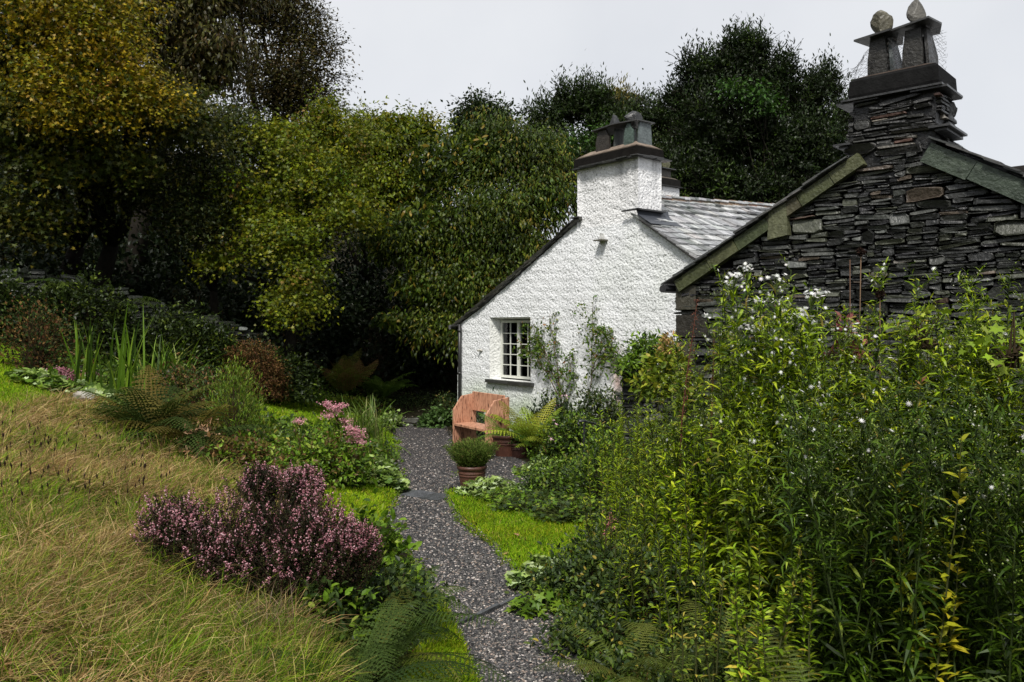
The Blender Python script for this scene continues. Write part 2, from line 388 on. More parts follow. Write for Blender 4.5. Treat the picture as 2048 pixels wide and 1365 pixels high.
# ------------------------------------------------------------------ grass
def tuft(a, p, dry, straw):
    k = rng.choice(len(p), 3200, replace=False); k = k[(rng.uniform(-1.0, 1.1, len(k)) < dry[k]) == straw]; c0 = p[k]; n = 34; m = len(k)*n
    r5 = np.repeat(np.arange(len(k)), n); th = rng.uniform(0, 6.28, m); lean = rng.uniform(.3, 2.2, m)
    sz = (rng.uniform(.04, .13, len(k))*(1+.05*c0[:, 1]))[r5]*rng.uniform(.5, 1.3, m)
    P = c0[r5]+np.stack([np.cos(th), np.sin(th), 0*th], -1)*(sz*.25)[:, None]
    bias = np.stack([.4*np.ones(m), -.3*np.ones(m), 0*th], -1)*(.6 if straw else .15)
    X = np.stack([np.cos(th)*lean, np.sin(th)*lean, np.ones(m)*(.6 if straw else 1)], -1)+bias
    pal = [(4, (.36, .24, .09)), (3, (.50, .36, .17)), (2, (.18, .11, .04)), (1, (.24, .23, .04))] if straw else [(4, (.11, .20, .010)), (3, (.22, .30, .015)), (2, (.05, .11, .008)), (1.5, (.40, .36, .10))]
    C = pick(pal, m)*rng.uniform(.65, 1.25, (len(k), 1))[r5]
    a.scatter(T_blade, P, X, UP*.6+rdir(m), np.stack([sz*1.5, .002+.0005*P[:, 1], sz*2.2], -1), C)
def bed_cover():
    regs = [('low mixed leaves filling the left flower bed', 60000, [(40, 700), (200, 640), (420, 640), (600, 690), (760, 770), (800, 850), (790, 960), (700, 985), (560, 985), (450, 960), (400, 905), (230, 830), (130, 795)], .05, .30),
            ('dark low leaves around the ferns right of the heather', 16000, [(540, 1180), (700, 1060), (760, 1060), (850, 1180), (850, 1300), (770, 1500), (640, 1500), (590, 1280)], .032, .16),
            ('low mixed leaves filling the right flower bed', 120000, [(1010, 1000), (1000, 930), (1090, 890), (1260, 900), (1500, 960), (2048, 930), (2900, 900), (2900, 1500), (1190, 1500), (1130, 1300), (1080, 1180), (1200, 1110), (1190, 1050), (1100, 1030)], .045, .22)]
    for lb, n, P, lf, hh in regs:
        a = Acc(); P_ = np.array(P, float); px = rng.uniform(P_[:, 0].min(), P_[:, 0].max(), n); py = rng.uniform(P_[:, 1].min(), P_[:, 1].max(), n); k = inpoly(px, py, P); p = hit(px[k], py[k]); p = p[~np.isnan(p[:, 0])]
        ok = ~on_path(p[:, 0], p[:, 1], .0) & ~inpoly(p[:, 0], p[:, 1], GR)
        for l in LW: ok &= ~inpoly(p[:, 0], p[:, 1], l)
        p = p[ok]; N = len(p); nn = noise(p[:, 0], p[:, 1], 4.5, 1); p = p+UP*(hh*np.clip(.4+.6*nn, .03, 1)*rng.uniform(.1, 1, N)*np.clip(p[:, 1]/9, .5, 1.3))[:, None]
        k2 = rng.uniform(size=N); L_ = lf*np.clip(p[:, 1]/7, .6, 1.6)*rng.uniform(.5, 1.3, N)
        C = pick([(4, (.05, .09, .010)), (3, (.09, .16, .012)), (2, (.025, .045, .008)), (1.2, (.17, .23, .03)), (.5, (.16, .09, .03)), (.3, (.28, .36, .16))], N)*(1+.4*noise(p[:, 0], p[:, 1], 7, 2))[:, None]
        for tm, lo, hi in ((T_oval, 0, .5), (T_long, .5, .75), (T_palm, .75, 1.01)):
            q = (k2 >= lo) & (k2 < hi); a.scatter(tm, p[q], rdir(q.sum())+UP*(.5 if tm is T_long else .1), UP+rng.normal(0, .45, (q.sum(), 3)), L_[q]*(1.6 if tm is T_long else 1), np.clip(C[q], .004, 1))
        tag(a.build('bed_foliage', M_leaf), lb, 'ground cover', kind='stuff')
def grass():
    a = Acc()
    pal = [(5, (.14, .27, .006)), (4, (.21, .35, .008)), (2, (.32, .38, .02)), (1.5, (.08, .15, .008)), (.6, (.32, .28, .07))]
    for li, l in enumerate(LAWNS):
        P = np.array(l); n = int((P[:, 0].max()-P[:, 0].min())*(P[:, 1].max()-P[:, 1].min())*(.85 if li in (1, 4) else .7))
        px = rng.uniform(P[:, 0].min(), P[:, 0].max(), n); py = rng.uniform(P[:, 1].min(), P[:, 1].max(), n)
        k = inpoly(px, py, P); p = hit(px[k], py[k]); p = p[~np.isnan(p[:, 0])]; p = p[~on_path(p[:, 0], p[:, 1], .0)]
        N = len(p); d = p[:, 1]; X = rdir(N); X[:, 2] = np.abs(X[:, 2])*.8+rng.uniform(.1, .9, N)
        L_ = rng.uniform(.02, .05, N)*(1+.03*d); w = .003+.00065*d
        pn = noise(p[:, 0], p[:, 1], 4, 2)
        C = pick(pal, N)*(1+.25*pn[:, None]+.22*noise(p[:, 0], p[:, 1], 14, 1)[:, None])
        yel = noise(p[:, 0], p[:, 1], 2.2, 0) > .25
        C[yel] = C[yel]*np.array([1.12, 1.0, 1])
        a.scatter(T_bladelow, p-np.array([0, 0, .004]), X, rdir(N)+UP*.6, np.stack([L_, w, L_], -1), C)
    y = 3.4+rng.uniform(0, 1, 14000)**1.6*12; sd = rng.integers(0, 2, len(y)); x = np.where(sd == 0, np.interp(y, PD, PL), np.interp(y, PD, PR))+rng.normal(0, .035, len(y))+np.where(sd == 0, -.01, .01)
    k = noise(x, y, 7, 1)+.5*noise(x, y, 19, 0) > .05; p = np.stack([x, y, T(x, y)], -1)[k]; N = len(p); X = rdir(N); X[:, 2] = np.abs(X[:, 2])*.6+.15
    a.scatter(T_dia, p, X, UP+rng.normal(0, .4, (N, 3)), rng.uniform(.010, .03, N)*(1+.05*p[:, 1]), pick([(3, (.06, .11, .010)), (2, (.12, .19, .012)), (1, (.10, .08, .03))], N))
    tag(a.build('lawn_grass', M_matte), 'short bright yellow green mossy lawn beside the gravel path', 'lawn', kind='stuff')
    # rough meadow: green tufts
    P = np.array(MEADOW, float); n = 330000
    px = np.concatenate([rng.uniform(-40, 980, n), rng.uniform(-700, -40, 80000)]); py = rng.uniform(772, 1420, n+80000); k = inpoly(px, py, P); 
    p = hit(px[k], py[k]); p = p[~np.isnan(p[:, 0])]
    inl = np.zeros(len(p), bool)
    for l in LW: inl |= inpoly(p[:, 0], p[:, 1], l)
    p = p[~inl & ~on_path(p[:, 0], p[:, 1], .03)]
    dry = .55*noise(p[:, 0], p[:, 1], 1.7, 1)+.6*noise(p[:, 0], p[:, 1], 6, 2)+.4*noise(p[:, 0], p[:, 1], 15, 0)+.45*sstep(3.6, 5.5, p[:, 1])
    bare = noise(p[:, 0], p[:, 1], 9, 1)+.5*noise(p[:, 0], p[:, 1], 22, 0); kp = rng.uniform(-.35, .25, len(p)) < 1.1*bare+.12+.25*sstep(4.5, 6.5, p[:, 1]); p = p[kp]; dry = dry[kp]
    N = len(p); isdry = rng.uniform(-.8, 1.25, N) < dry
    g = p[~isdry]; N = len(g); d = g[:, 1]
    X = rdir(N); X[:, 2] = np.abs(X[:, 2])*.6+rng.uniform(.0, .5, N); L_ = rng.uniform(.02, .075, N); w = .003+.0006*d
    clump = noise(g[:, 0], g[:, 1], 6, 0)
    L_ *= 1+.6*np.clip(clump, -.5, 1)
    pt = lambda q: (1+.38*noise(q[:, 0], q[:, 1], 8, 2)+.2*noise(q[:, 0], q[:, 1], 20, 1))[:, None]
    C = pick([(4, (.10, .19, .010)), (3, (.19, .28, .014)), (3, (.035, .075, .008)), (1, (.30, .31, .05))], N)*pt(g)
    a = Acc(); a.scatter(T_bladelow, g, X, rdir(N)+UP*.5, np.stack([L_, w, L_], -1), C)
    # broad leaved weeds among the tufts
    q = g[(rng.uniform(size=N) < .16) & (noise(g[:, 0], g[:, 1], 8, 1)+.6*noise(g[:, 0], g[:, 1], 18, 2) > .3)]; m = len(q)
    a.scatter(T_oval, q+UP*.02, rdir(m)+UP*.2, UP+rng.normal(0, .5, (m, 3)), rng.uniform(.018, .05, m), pick([(2, (.04, .09, .012)), (1, (.09, .15, .02))], m))
    tuft(a, p, dry, False)
    tag(a.build('rough_grass', M_matte), 'uncut green grass tufts covering the bank left of the path', 'grass', kind='stuff')
    g = p[isdry]; N = len(g); d = g[:, 1]
    flow = 3.2*noise(g[:, 0], g[:, 1], 7., 1)+rng.normal(0, 1.3, N)-.3
    X = np.stack([np.cos(flow), np.sin(flow), rng.uniform(-.05, .45, N)**1], -1)
    L_ = rng.uniform(.035, .12, N); w = .0022+.00045*d
    C = pick([(5, (.36, .24, .09)), (4, (.48, .34, .16)), (3, (.17, .10, .04)), (1.5, (.20, .22, .03)), (.8, (.62, .5, .32)), (2, (.26, .13, .06))], N)*pt(g)
    a = Acc(); a.scatter(T_blade, g+np.array([0, 0, 1.])*rng.uniform(0, .05, (N, 1)), X, UP+rng.normal(0, .35, (N, 3)), np.stack([L_, w, L_*1.2], -1), C)
    tuft(a, p, dry, True)
    # dark plantain seed heads
    q = at(rng.uniform(0, 330, 90), rng.uniform(900, 1020, 90), 0) if 0 else hit(rng.uniform(-10, 330, 110), rng.uniform(900, 1090, 110)); m = len(q); e = q+np.stack([rng.normal(0, .03, m), rng.normal(0, .03, m), rng.uniform(.16, .34, m)], -1)
    a.tubes(q, e, .0018, .0014, np.array((.16, .11, .05))); a.scatter(T_oct, e, UP+rng.normal(0, .15, (m, 3)), rdir(m), np.stack([np.full(m, .04), np.full(m, .011), np.full(m, .011)], -1), pick([(1, (.03, .018, .012))], m))
    # long loose arching straws
    q = g[rng.integers(0, N, 700)]; m = len(q); fl = rng.uniform(-3.1, 3.1, m)
    X = np.stack([np.cos(fl), np.sin(fl), rng.uniform(.1, .9, m)], -1); L_ = rng.uniform(.12, .32, m)
    a.scatter(T_blade, q, X, UP+rng.normal(0, .4, (m, 3)), np.stack([L_, np.full(m, .003), L_*1.5], -1), pick([(1, (.5, .38, .2)), (1, (.4, .3, .12))], m))
    tag(a.build('dry_grass', M_matte), 'tangled straw coloured dead grass lying over the left bank', 'dry grass', kind='stuff')
grass()
bed_cover()

# ------------------------------------------------------------------ stonework
STONES = [(6, (.022, .023, .022)), (5, (.038, .040, .035)), (3, (.058, .062, .045)), (1.2, (.078, .083, .075)), (.4, (.085, .068, .052)), (.2, (.13, .12, .10)), (2, (.013, .013, .014)), (.08, (.08, .055, .042))]
def stones(a, org, t, o, W_, z0, z1, mask=None, bh=(.09, .19), lw=(.12, .42), prot=(0., .035), pal=STONES, seed=1, thin=1.):
    """dry laid slabs over a face: org + s*t + z, o points out of the wall"""
    r = np.random.default_rng(seed); S = []
    z = z0
    while z < z1:
        h = r.uniform(*bh); s = -r.uniform(0, .2)
        while s < W_:
            l = r.uniform(*lw); k = r.choice([1, 2, 2, 3, 4]) if h > .1 else r.choice([1, 1, 2, 3])
            if thin > 1: k += int(r.integers(0, 2))
            cuts = np.sort(np.concatenate([[0, 1], np.clip((np.arange(1, k)+r.normal(0, .18, k-1))/k, .1, .9)]))
            for i in range(k):
                hh = (cuts[i+1]-cuts[i])*h; n2 = 1 if k < 3 or r.random() < .6 else 2
                cc = r.uniform(.35, .65) if n2 == 2 else 1
                parts = [(0, cc), (cc, 1)] if n2 == 2 else [(0, 1)]
                for (u0, u1) in parts: S.append((s+(u0+u1)/2*l, z+(cuts[i]+cuts[i+1])/2*h, (u1-u0)*l, hh))
            s += l
        z += h
    S = np.array(S)
    S[:, 0] += r.normal(0, .008, len(S))
    wob = .018*np.sin(S[:, 0]*2.3+seed)+.010*np.sin(S[:, 0]*6.1+S[:, 1]*3)
    S[:, 1] += wob
    k = (S[:, 0]-S[:, 2]*.35 > -.02) & (S[:, 0]+S[:, 2]*.35 < W_+.02)
    if mask is not None: k &= mask(S[:, 0], S[:, 1])
    S = S[k]; N = len(S); m = 12
    th = np.linspace(0, 2*np.pi, m, endpoint=False)+.26
    e = r.uniform(.22, .6, (N, 1))
    cx = np.sign(np.cos(th))*np.abs(np.cos(th))**e; cz = np.sign(np.sin(th))*np.abs(np.sin(th))**e
    cx = cx*(1+r.normal(0, .05, (N, m))); cz = cz*(1+r.normal(0, .12, (N, m)))
    wedge = r.normal(0, .3, (N, 1)); cz = cz*(1+wedge*cx*.6)
    hx = S[:, 2:3]/2*.985; hz = S[:, 3:4]/2*.93
    tilt = r.normal(0, .05, (N, 1))
    p = r.uniform(*prot, (N, 1)); V = []
    for (sc_, dp) in ((1, -.05), (1.0, -.012), (.95, .0), (.86, .006)):
        X = cx*hx*sc_; Z = cz*hz*(sc_ if dp < 0 else sc_-.04)
        Zt = Z+X*tilt; D = p+dp+(r.normal(0, .0035, (N, m)) if dp > -.04 else 0)+(cz*hz*r.normal(0, .25, (N, 1)) if dp > -.04 else 0)
        ss = S[:, :1]+X; zz = S[:, 1:2]+Zt
        V.append(org+ss[..., None]*t+zz[..., None]*UP+D[..., None]*o)
    V = np.stack(V, 1)  # N,4,m,3
    j = np.arange(m); j2 = (j+1) % m
    f = np.concatenate([np.stack([j+q*m, j2+q*m, j2+(q+1)*m, j+(q+1)*m], -1) for q in range(3)])
    offs = (np.arange(N)*4*m)[:, None, None]
    w = np.array([x[0] for x in pal]); C = np.array([x[1] for x in pal])[r.choice(len(pal), N, p=w/w.sum())]*r.uniform(.7, 1.3, (N, 1))
    a.add(V.reshape(-1, 3), [(offs+f).reshape(-1, 4), ((np.arange(N)*4*m)[:, None]+j+3*m)], np.repeat(C, 4*m, 0))
def rough_rock(c, size, col, seed=0, n=2):
    """a rugged boulder: subdivided icosphere pushed about"""
    r = np.random.default_rng(seed); V = _ico*2; Fc = _icof
    for _ in range(n):
        e = {}; V = list(map(tuple, V)); nf = []
        def mid(i, j):
            k = (min(i, j), max(i, j))
            if k not in e:
                p = np.array(V[i])+np.array(V[j]); p /= np.linalg.norm(p); V.append(tuple(p)); e[k] = len(V)-1
            return e[k]
        for (x, y, z) in Fc:
            q, w, u = mid(x, y), mid(y, z), mid(z, x); nf += [(x, q, u), (y, w, q), (z, u, w), (q, w, u)]
        Fc = np.array(nf); V = np.array(V)
    d = np.zeros(len(V))
    for k in range(14):
        nn = nrm(r.normal(size=3)); d = np.minimum(d, -(np.clip((V@nn)-r.uniform(.55, .9), 0, 1)))
        V = V-np.clip(V@nn-r.uniform(.55, .85), 0, 1)[:, None]*nn*.9
    V = V*(1+r.normal(0, .02, (len(V), 1)))*np.array(size)/2+np.array(c)
    return V, [Fc], np.array(col)

# ------------------------------------------------------------------ cottage
def cottage():
    fr = frame((-1.156, 17.0), 52); t, r, o = fr.t, fr.r, -fr.r
    root = thing('cottage', (*fr(np.array([[4, 2, 0.]]))[0][:2], -.8), 'white roughcast cottage gable with tall chimney and slate roof', 'house')
    S0, SE = 0., 8.3; ZB = -1.2
    ks = [-.06, 0, 1.0, 2.5, 3.74, 3.76, 5.19, 5.22, 6.35, 8.4]; kz = [1.60, 1.63, 2.06, 2.80, 3.46, 3.34, 3.34, 3.33, 2.62, 1.42]
    # window opening (s, z)
    s0, s1, z0, z1 = 1.16, 2.46, .56, 1.80
    ss = np.unique(np.concatenate([np.arange(S0, s0, .03), np.linspace(s0, s1, 44), np.arange(s1+.03, SE, .03)]))
    zz = np.unique(np.concatenate([np.arange(ZB, z0-.01, .05), np.linspace(z0, z1, 42), np.arange(z1+.03, 3.85, .03)]))
    X, Z = np.meshgrid(ss, zz); top = np.interp(X, ks, kz); Zc = np.minimum(Z, top)
    def relief(u, v):
        return .006*noise(u, v, 45, 0)+.004*noise(u, v, 20, 1)+.005*noise(u, v, 7, 2)+.014*noise(u, v, 3.2, 0)+.024*noise(u, v, 1.6, 1)
    D = relief(X, Zc)
    edge = np.minimum.reduce([np.abs(X-s0)+np.where((Zc < z0-.05) | (Zc > z1+.05), 1, 0)])
    V = fr(np.stack([X, -D, Zc], -1))
    n = len(ss); i = np.arange(len(zz)-1)[:, None]; j = np.arange(n-1)[None]
    cx = (ss[:-1]+ss[1:])/2; cz = (zz[:-1]+zz[1:])/2
    hole = ((cx > s0) & (cx < s1))[None, :] & ((cz > z0) & (cz < z1))[:, None]
    dead = (Z[:-1, :-1] >= top[:-1, :-1]) & (Z[:-1, 1:] >= top[:-1, 1:])
    q = np.stack([i*n+j, i*n+j+1, (i+1)*n+j+1, (i+1)*n+j], -1)[~hole & ~dead]
    c = np.full(X.shape+(3,), .83)*np.array([.97, .985, 1.0])
    # greenish damp near the ground and a rusty stain under the climber
    damp = (sstep(.75, -.5, Zc)*.5*(1+noise(X, Zc, 3, 0))+.22*np.exp(-((X-1.8)/.6)**2)*sstep(-.3, .5, Zc)*(Zc < .5)*np.clip(noise(X*1., Zc*.1, 16, 1)+.3, 0, 1)+.14*np.clip(noise(X, Zc, 2.2, 2)-.15, 0, 1))[..., None]; c = c*(1-np.clip(damp, 0, .5)*np.array([.8, .65, 1.]))
    st = np.exp(-((X-4.75)/.14)**2)*np.exp(-((Zc-.65)/.45)**2)*(.8+.4*noise(X, Zc, 12, 1)); c = c*(1-np.clip(st, 0, .7)[..., None]*np.array([.25, .55, .65]))
    a = Acc(); a.add(V, [q], c.reshape(-1, 3))
    # reveals
    wc = (.78, .79, .76); dp = .24
    RV = [((s0, 0, z0), (s0+.10, dp, z0), (s0+.10, dp, z1-.05), (s0, 0, z1)), ((s1, 0, z1), (s1-.03, dp, z1-.05), (s1-.03, dp, z0), (s1, 0, z0)),
          ((s0, 0, z1), (s0+.10, dp, z1-.05), (s1-.03, dp, z1-.05), (s1, 0, z1)), ((s1, 0, z0), (s1-.03, dp, z0), (s0+.10, dp, z0), (s0, 0, z0))]
    for k in RV:
        v = np.array(k); v[:, 1] = v[:, 1]-.012*(v[:, 1] == 0); a.add(fr(v), [I((0, 1, 2, 3))], wc)
    # body behind the gable
    a.prism(fr, [(S0+.02, ZB), (SE-.02, ZB), (SE-.02, 1.40), (4.47, 3.72), (S0+.02, 1.58)], 6.9, 7.0, wc)
    for s in (S0, SE-.1): a.box(fr, (s, .05, ZB), (s+.1, 7.0, 1.45 if s else 1.55), wc)
    wall = a.build('wall', M_white, root)
    # dark room
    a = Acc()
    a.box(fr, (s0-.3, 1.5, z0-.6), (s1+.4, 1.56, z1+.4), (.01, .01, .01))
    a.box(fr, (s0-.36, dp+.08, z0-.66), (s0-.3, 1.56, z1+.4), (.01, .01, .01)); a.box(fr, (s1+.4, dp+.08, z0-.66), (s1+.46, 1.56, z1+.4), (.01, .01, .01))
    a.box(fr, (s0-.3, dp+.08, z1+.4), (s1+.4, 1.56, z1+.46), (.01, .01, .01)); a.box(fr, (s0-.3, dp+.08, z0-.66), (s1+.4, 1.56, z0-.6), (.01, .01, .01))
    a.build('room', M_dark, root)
    # window
    wp = (.66, .67, .60)
    f0, f1, g0, g1 = s0+.11, s1-.04, z0+.03, z1-.06
    a = Acc()
    wd = dp-.03
    for (x0, x1, y0, y1) in ((f0, f0+.05, g0, g1), (f1-.05, f1, g0, g1), (f0+.05, f1-.05, g0, g0+.05), (f0+.05, f1-.05, g1-.05, g1)):
        a.box(fr, (x0, wd-.03, y0), (x1, wd+.05, y1), wp)
    mid = (f0+f1)/2; a.box(fr, (mid-.03, wd-.035, g0+.05), (mid+.03, wd+.045, g1-.05), wp)
    win = a.build('window', M_paint, root)
    a = Acc()
    for (x0, x1) in ((f0+.05, mid-.03), (mid+.03, f1-.05)):
        c_ = (x0+x1)/2; a.box(fr, (c_-.008, wd-.015, g0+.052), (c_+.008, wd+.02, g1-.052), wp)
        for k in range(1, 5):
            zz_ = g0+.05+(g1-g0-.1)*k/5
            a.box(fr, (x0+.001, wd-.012, zz_-.008), (c_-.009, wd+.018, zz_+.008), wp); a.box(fr, (c_+.009, wd-.012, zz_-.008), (x1-.001, wd+.018, zz_+.008), wp)
    a.build('glazing_bar', M_paint, win)
    for (x0, x1) in ((f0+.05, mid-.03), (mid+.03, f1-.05)):
        a = Acc(); v = np.array([(x0, wd+.004, g0+.05), (x1, wd+.004, g0+.05), (x1, wd+.004, g1-.05), (x0, wd+.004, g1-.05)])
        a.add(fr(v), [I((0, 1, 2, 3))], (.5, .5, .5)); a.build('pane', M_glass, win)
    a = Acc(); V_ = []
    a.box(fr, (s0-.06, -.09, z0-.07), (s1+.1, dp-.03, z0-.005), (.045, .045, .042)); a.build('sill', M_stone, win)
    # roof slopes
    def slope(a, sa, za, sb, zb, w0, w1, rise=0., cols=None, seed=0, row=.2, th=.036):
        """slates from eave (sa,za) up to ridge (sb,zb) between w0 and w1"""
        rr = np.random.default_rng(seed); L_ = math.hypot(sb-sa, zb-za); ux, uz = (sb-sa)/L_, (zb-za)/L_
        nrow = int(L_/row); P = []; S_ = []; 
        for i in range(nrow+1):
            w = w0-rr.uniform(0, .0); q = i*row
            while w < w1-.02:
                ww = min(rr.uniform(.13, .30)*(1-.25*i/nrow), w1-w)
                P.append((q+row*.45, w+ww/2, 0)); S_.append((row*1.75, ww*.985, th*rr.uniform(.7, 1.5))); w += ww
        P = np.array(P); S_ = np.array(S_); N = len(P)
        qq = np.minimum(P[:, 0], L_-.02)
        lift = .026+rr.uniform(-.005, .008, N)
        loc = np.stack([sa+ux*qq-uz*lift*np.sign(ux), P[:, 1], za+uz*qq+abs(ux)*lift+rise*P[:, 1]*(qq/L_)], -1)
        xx = np.stack([np.full(N, ux), rr.normal(0, .02, N), np.full(N, uz)-.11+rr.normal(0, .015, N)], -1)
        nn = np.stack([np.full(N, -uz*np.sign(ux)), 0*lift, np.full(N, abs(ux))], -1)
        tow = lambda v: v[:, :1]*t+v[:, 1:2]*r+v[:, 2:]*UP
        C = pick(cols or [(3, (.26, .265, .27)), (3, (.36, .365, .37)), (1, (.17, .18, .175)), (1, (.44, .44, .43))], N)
        a.scatter(T_cube, fr(loc), tow(xx), tow(nn), S_, C)
    a = Acc()
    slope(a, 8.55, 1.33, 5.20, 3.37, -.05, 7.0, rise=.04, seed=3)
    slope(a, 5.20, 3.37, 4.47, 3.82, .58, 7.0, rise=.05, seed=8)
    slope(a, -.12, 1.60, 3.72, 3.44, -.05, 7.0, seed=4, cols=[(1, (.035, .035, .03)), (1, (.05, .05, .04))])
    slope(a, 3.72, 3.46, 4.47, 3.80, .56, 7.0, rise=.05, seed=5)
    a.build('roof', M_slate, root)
    a = Acc()  # under-board sealing the slopes
    v = np.array([(8.4, .0, 1.36), (8.4, 7, 1.36), (4.47, 7, 4.08), (4.47, .0, 3.76), (-.1, .0, 1.55), (-.1, 7, 1.55)])
    v[:, 1][v[:, 1] == 0] = .02
    a.add(fr(v), [I((0, 1, 2, 3), (3, 2, 5, 4))], (.02, .02, .02)); a.build('roof_boarding', M_dark, root)
    # ridge tiles
    for k in range(14):
        w = .6+k*.46; z = 3.86+.05*w
        if w > 6.8: break
        a = Acc(); th = np.linspace(0, np.pi, 9)
        pr = [(4.47+.13*math.cos(x), z-.06+.12*math.sin(x)) for x in th]
        a.prism(fr, pr, w, w+.452, pick([(1, (.26, .135, .085)), (1, (.22, .15, .10)), (.5, (.16, .13, .08))], 1)[0]); a.build('ridge_tile', M_terra, root)
    # verge slates (dark edge along the left slope)
    a = Acc(); P = []; 
    for (sa, za, sb, zb) in ((-.15, 1.60, 1.0, 2.09), (1.0, 2.09, 2.5, 2.83), (2.5, 2.83, 3.70, 3.50)):
        L_ = math.hypot(sb-sa, zb-za); k = int(L_/.17)
        for i in range(k):
            for lay in range(2):
                u = (i+.5+rng.normal(0, .1))/k
                c0 = (sa+(sb-sa)*u, rng.uniform(-.0, .05), za+(zb-za)*u-.005+.018*lay)
                a.scatter(T_cube, fr(np.array([c0])), ((sb-sa)/L_*t+((zb-za)/L_-.05+rng.normal(0, .03))*UP)[None], UP, np.array([[.24, .16, .016]]), pick([(1, (.03, .03, .028)), (1, (.055, .055, .045))], 1))
    a.build('verge', M_slate, root)
    # right verge
    a = Acc()
    for (sa, za, sb, zb) in ((5.3, 3.34, 6.35, 2.66), (6.35, 2.66, 8.4, 1.44)):
        L_ = math.hypot(sb-sa, zb-za); k = int(L_/.2)
        for i in range(k):
            u = (i+.5)/k; c0 = (sa+(sb-sa)*u, -.02, za+(zb-za)*u+.0)
            a.scatter(T_cube, fr(np.array([c0])), ((sb-sa)/L_*t+((zb-za)/L_+.06)*UP)[None], UP, np.array([[.25, .12, .018]]), pick([(1, (.04, .04, .038))], 1))
    a.build('verge', M_slate, root)
    # chimney
    cs0, cs1, cd = 3.75, 5.2, .56
    a = Acc()
    nx, nz2, nd = 60, 50, 26
    def face(u0, u1, w0, w1, zb, zt, n1, out):
        u = np.linspace(0, 1, n1); z = np.linspace(0, 1, nz2); U, Zn = np.meshgrid(u, z); s_ = u0+(u1-u0)*U; w_ = w0+(w1-w0)*U
        zbb = zb(s_, w_) if callable(zb) else zb; zv = zbb+(zt-zbb)*Zn
        ed = np.minimum(1, np.minimum(U, 1-U)*12); d = relief(s_+w_*1.7, zv)*np.maximum(ed, 1-sstep(3.34, 3.6, zv)) if out[1] < 0 else relief(s_+w_*1.7, zv)*ed
        v = np.stack([s_+out[0]*d, w_+out[1]*d, zv], -1)
        q = (np.arange(nz2-1)[:, None]*n1+np.arange(n1-1)[None])
        streak = np.clip((noise(s_*1+w_*2, zv*.15, 11, 2)-.15)*1.1, 0, 1)*sstep(3.55, 4.35, zv)*.75
        if out[1]: streak = np.maximum(streak, .8*np.exp(-((s_-5.12)/.07)**2)*(.5+.5*noise(s_, zv, 20, 1))*sstep(3.5, 4.3, zv))
        c_ = np.full(s_.shape+(3,), .81)*(1-np.clip(streak, 0, .8))[..., None]
        a.add(fr(v), [np.stack([q, q+1, q+n1+1, q+n1], -1).reshape(-1, 4)], c_.reshape(-1, 3))
    face(cs0, cs1, 0, 0, 3.335, 4.37, nx, (0, -1)); face(cs1, cs1, 0, cd, 3.0, 4.37, nd, (1, 0))
    face(cs0, cs0, cd, 0, 3.3, 4.37, nd, (-1, 0)); face(cs1, cs0, cd, cd, 3.3, 4.37, nx, (0, 1))
    ch = a.build('chimney', M_white, root)
    a = Acc()
    def ring(a, e0, z0_, e1, z1_, c):
        v = []
        for (e, z) in ((e0, z0_), (e1, z1_)): v += [(cs0-e, -.035-e, z), (cs1+e, -.035-e, z), (cs1+e, cd+e, z), (cs0-e, cd+e, z)]
        f = [(k, (k+1) % 4, (k+1) % 4+4, k+4) for k in range(4)]; a.add(fr(np.array(v)), [np.array(f)], c)
    for k in range(26):
        u = rng.uniform(0, 1)
        side = rng.integers(0, 2)
        c0 = (cs0-.02+(cs1-cs0+.06)*u, -.04, 4.375+rng.uniform(0, .02)) if side == 0 else (cs1+.01, -.04+(cd+.06)*u, 4.375+rng.uniform(0, .02))
        a.scatter(T_cube, fr(np.array([c0])), (t if side == 0 else r)[None]+rng.normal(0, .02, (1, 3)), UP+rng.normal(0, .03, 3), np.array([[.28, .17, .016]]), pick([(1, (.03, .03, .028))], 1))
    a.box(fr, (cs0-.05, -.085, 4.37), (cs1+.05, cd+.05, 4.395), (.03, .03, .028))
    a.build('ledge', M_slate, ch)
    a = Acc(); dk = (.009, .008, .007)
    ring(a, .03, 4.396, .02, 4.55, dk); ring(a, .02, 4.55, -.02, 4.58, (.05, .04, .03)); ring(a, -.02, 4.58, -.18, 4.68, (.19, .15, .12))
    v = [(cs0+.18, .18, 4.68), (cs1-.18, .18, 4.68), (cs1-.18, cd-.18, 4.68), (cs0+.18, cd-.18, 4.68)]; a.add(fr(np.array(v)), [I((0, 1, 2, 3))], (.19, .15, .12))
    a.build('cap', M_render, ch)
    # flue slabs
    def slab(a, poly, w0, w1, c): a.prism(fr, poly, w0, w1, c)
    for (x0, x1, c) in ((4.13, 4.45, (.035, .03, .025)), (4.80, 5.0, (.07, .10, .085))):
        a = Acc(); slab(a, [(x0, 4.60), (x1, 4.60), (x1, 4.85), (x1-.05, 4.93), (x1-.08, 4.99), (x0+.08, 4.99), (x0+.03, 4.91), (x0, 4.80)], .08, .12, c)
        a.build('flue_slab', M_stone, ch)
    for x0 in (4.10, 4.50, 4.72, 5.05):
        a = Acc(); v = [(x0, .13, 4.58), (x0, .46, 4.58), (x0, .43, 4.99), (x0, .16, 4.99)]; v = v+[(p[0]+.035, p[1], p[2]) for p in v]
        a.add(fr(np.array(v)), [I((0, 1, 2, 3), (4, 7, 6, 5), (0, 4, 5, 1), (1, 5, 6, 2), (2, 6, 7, 3), (3, 7, 4, 0))], (.05, .055, .05) if x0 < 5 else (.11, .13, .13)); a.build('flue_slab', M_stone, ch)
    a = Acc()
    v = np.array([(4.06, .04, 4.995), (4.6, .0, 5.01), (5.12, .06, 4.995), (5.13, .48, 4.995), (4.5, .52, 5.01), (4.04, .48, 4.995)])
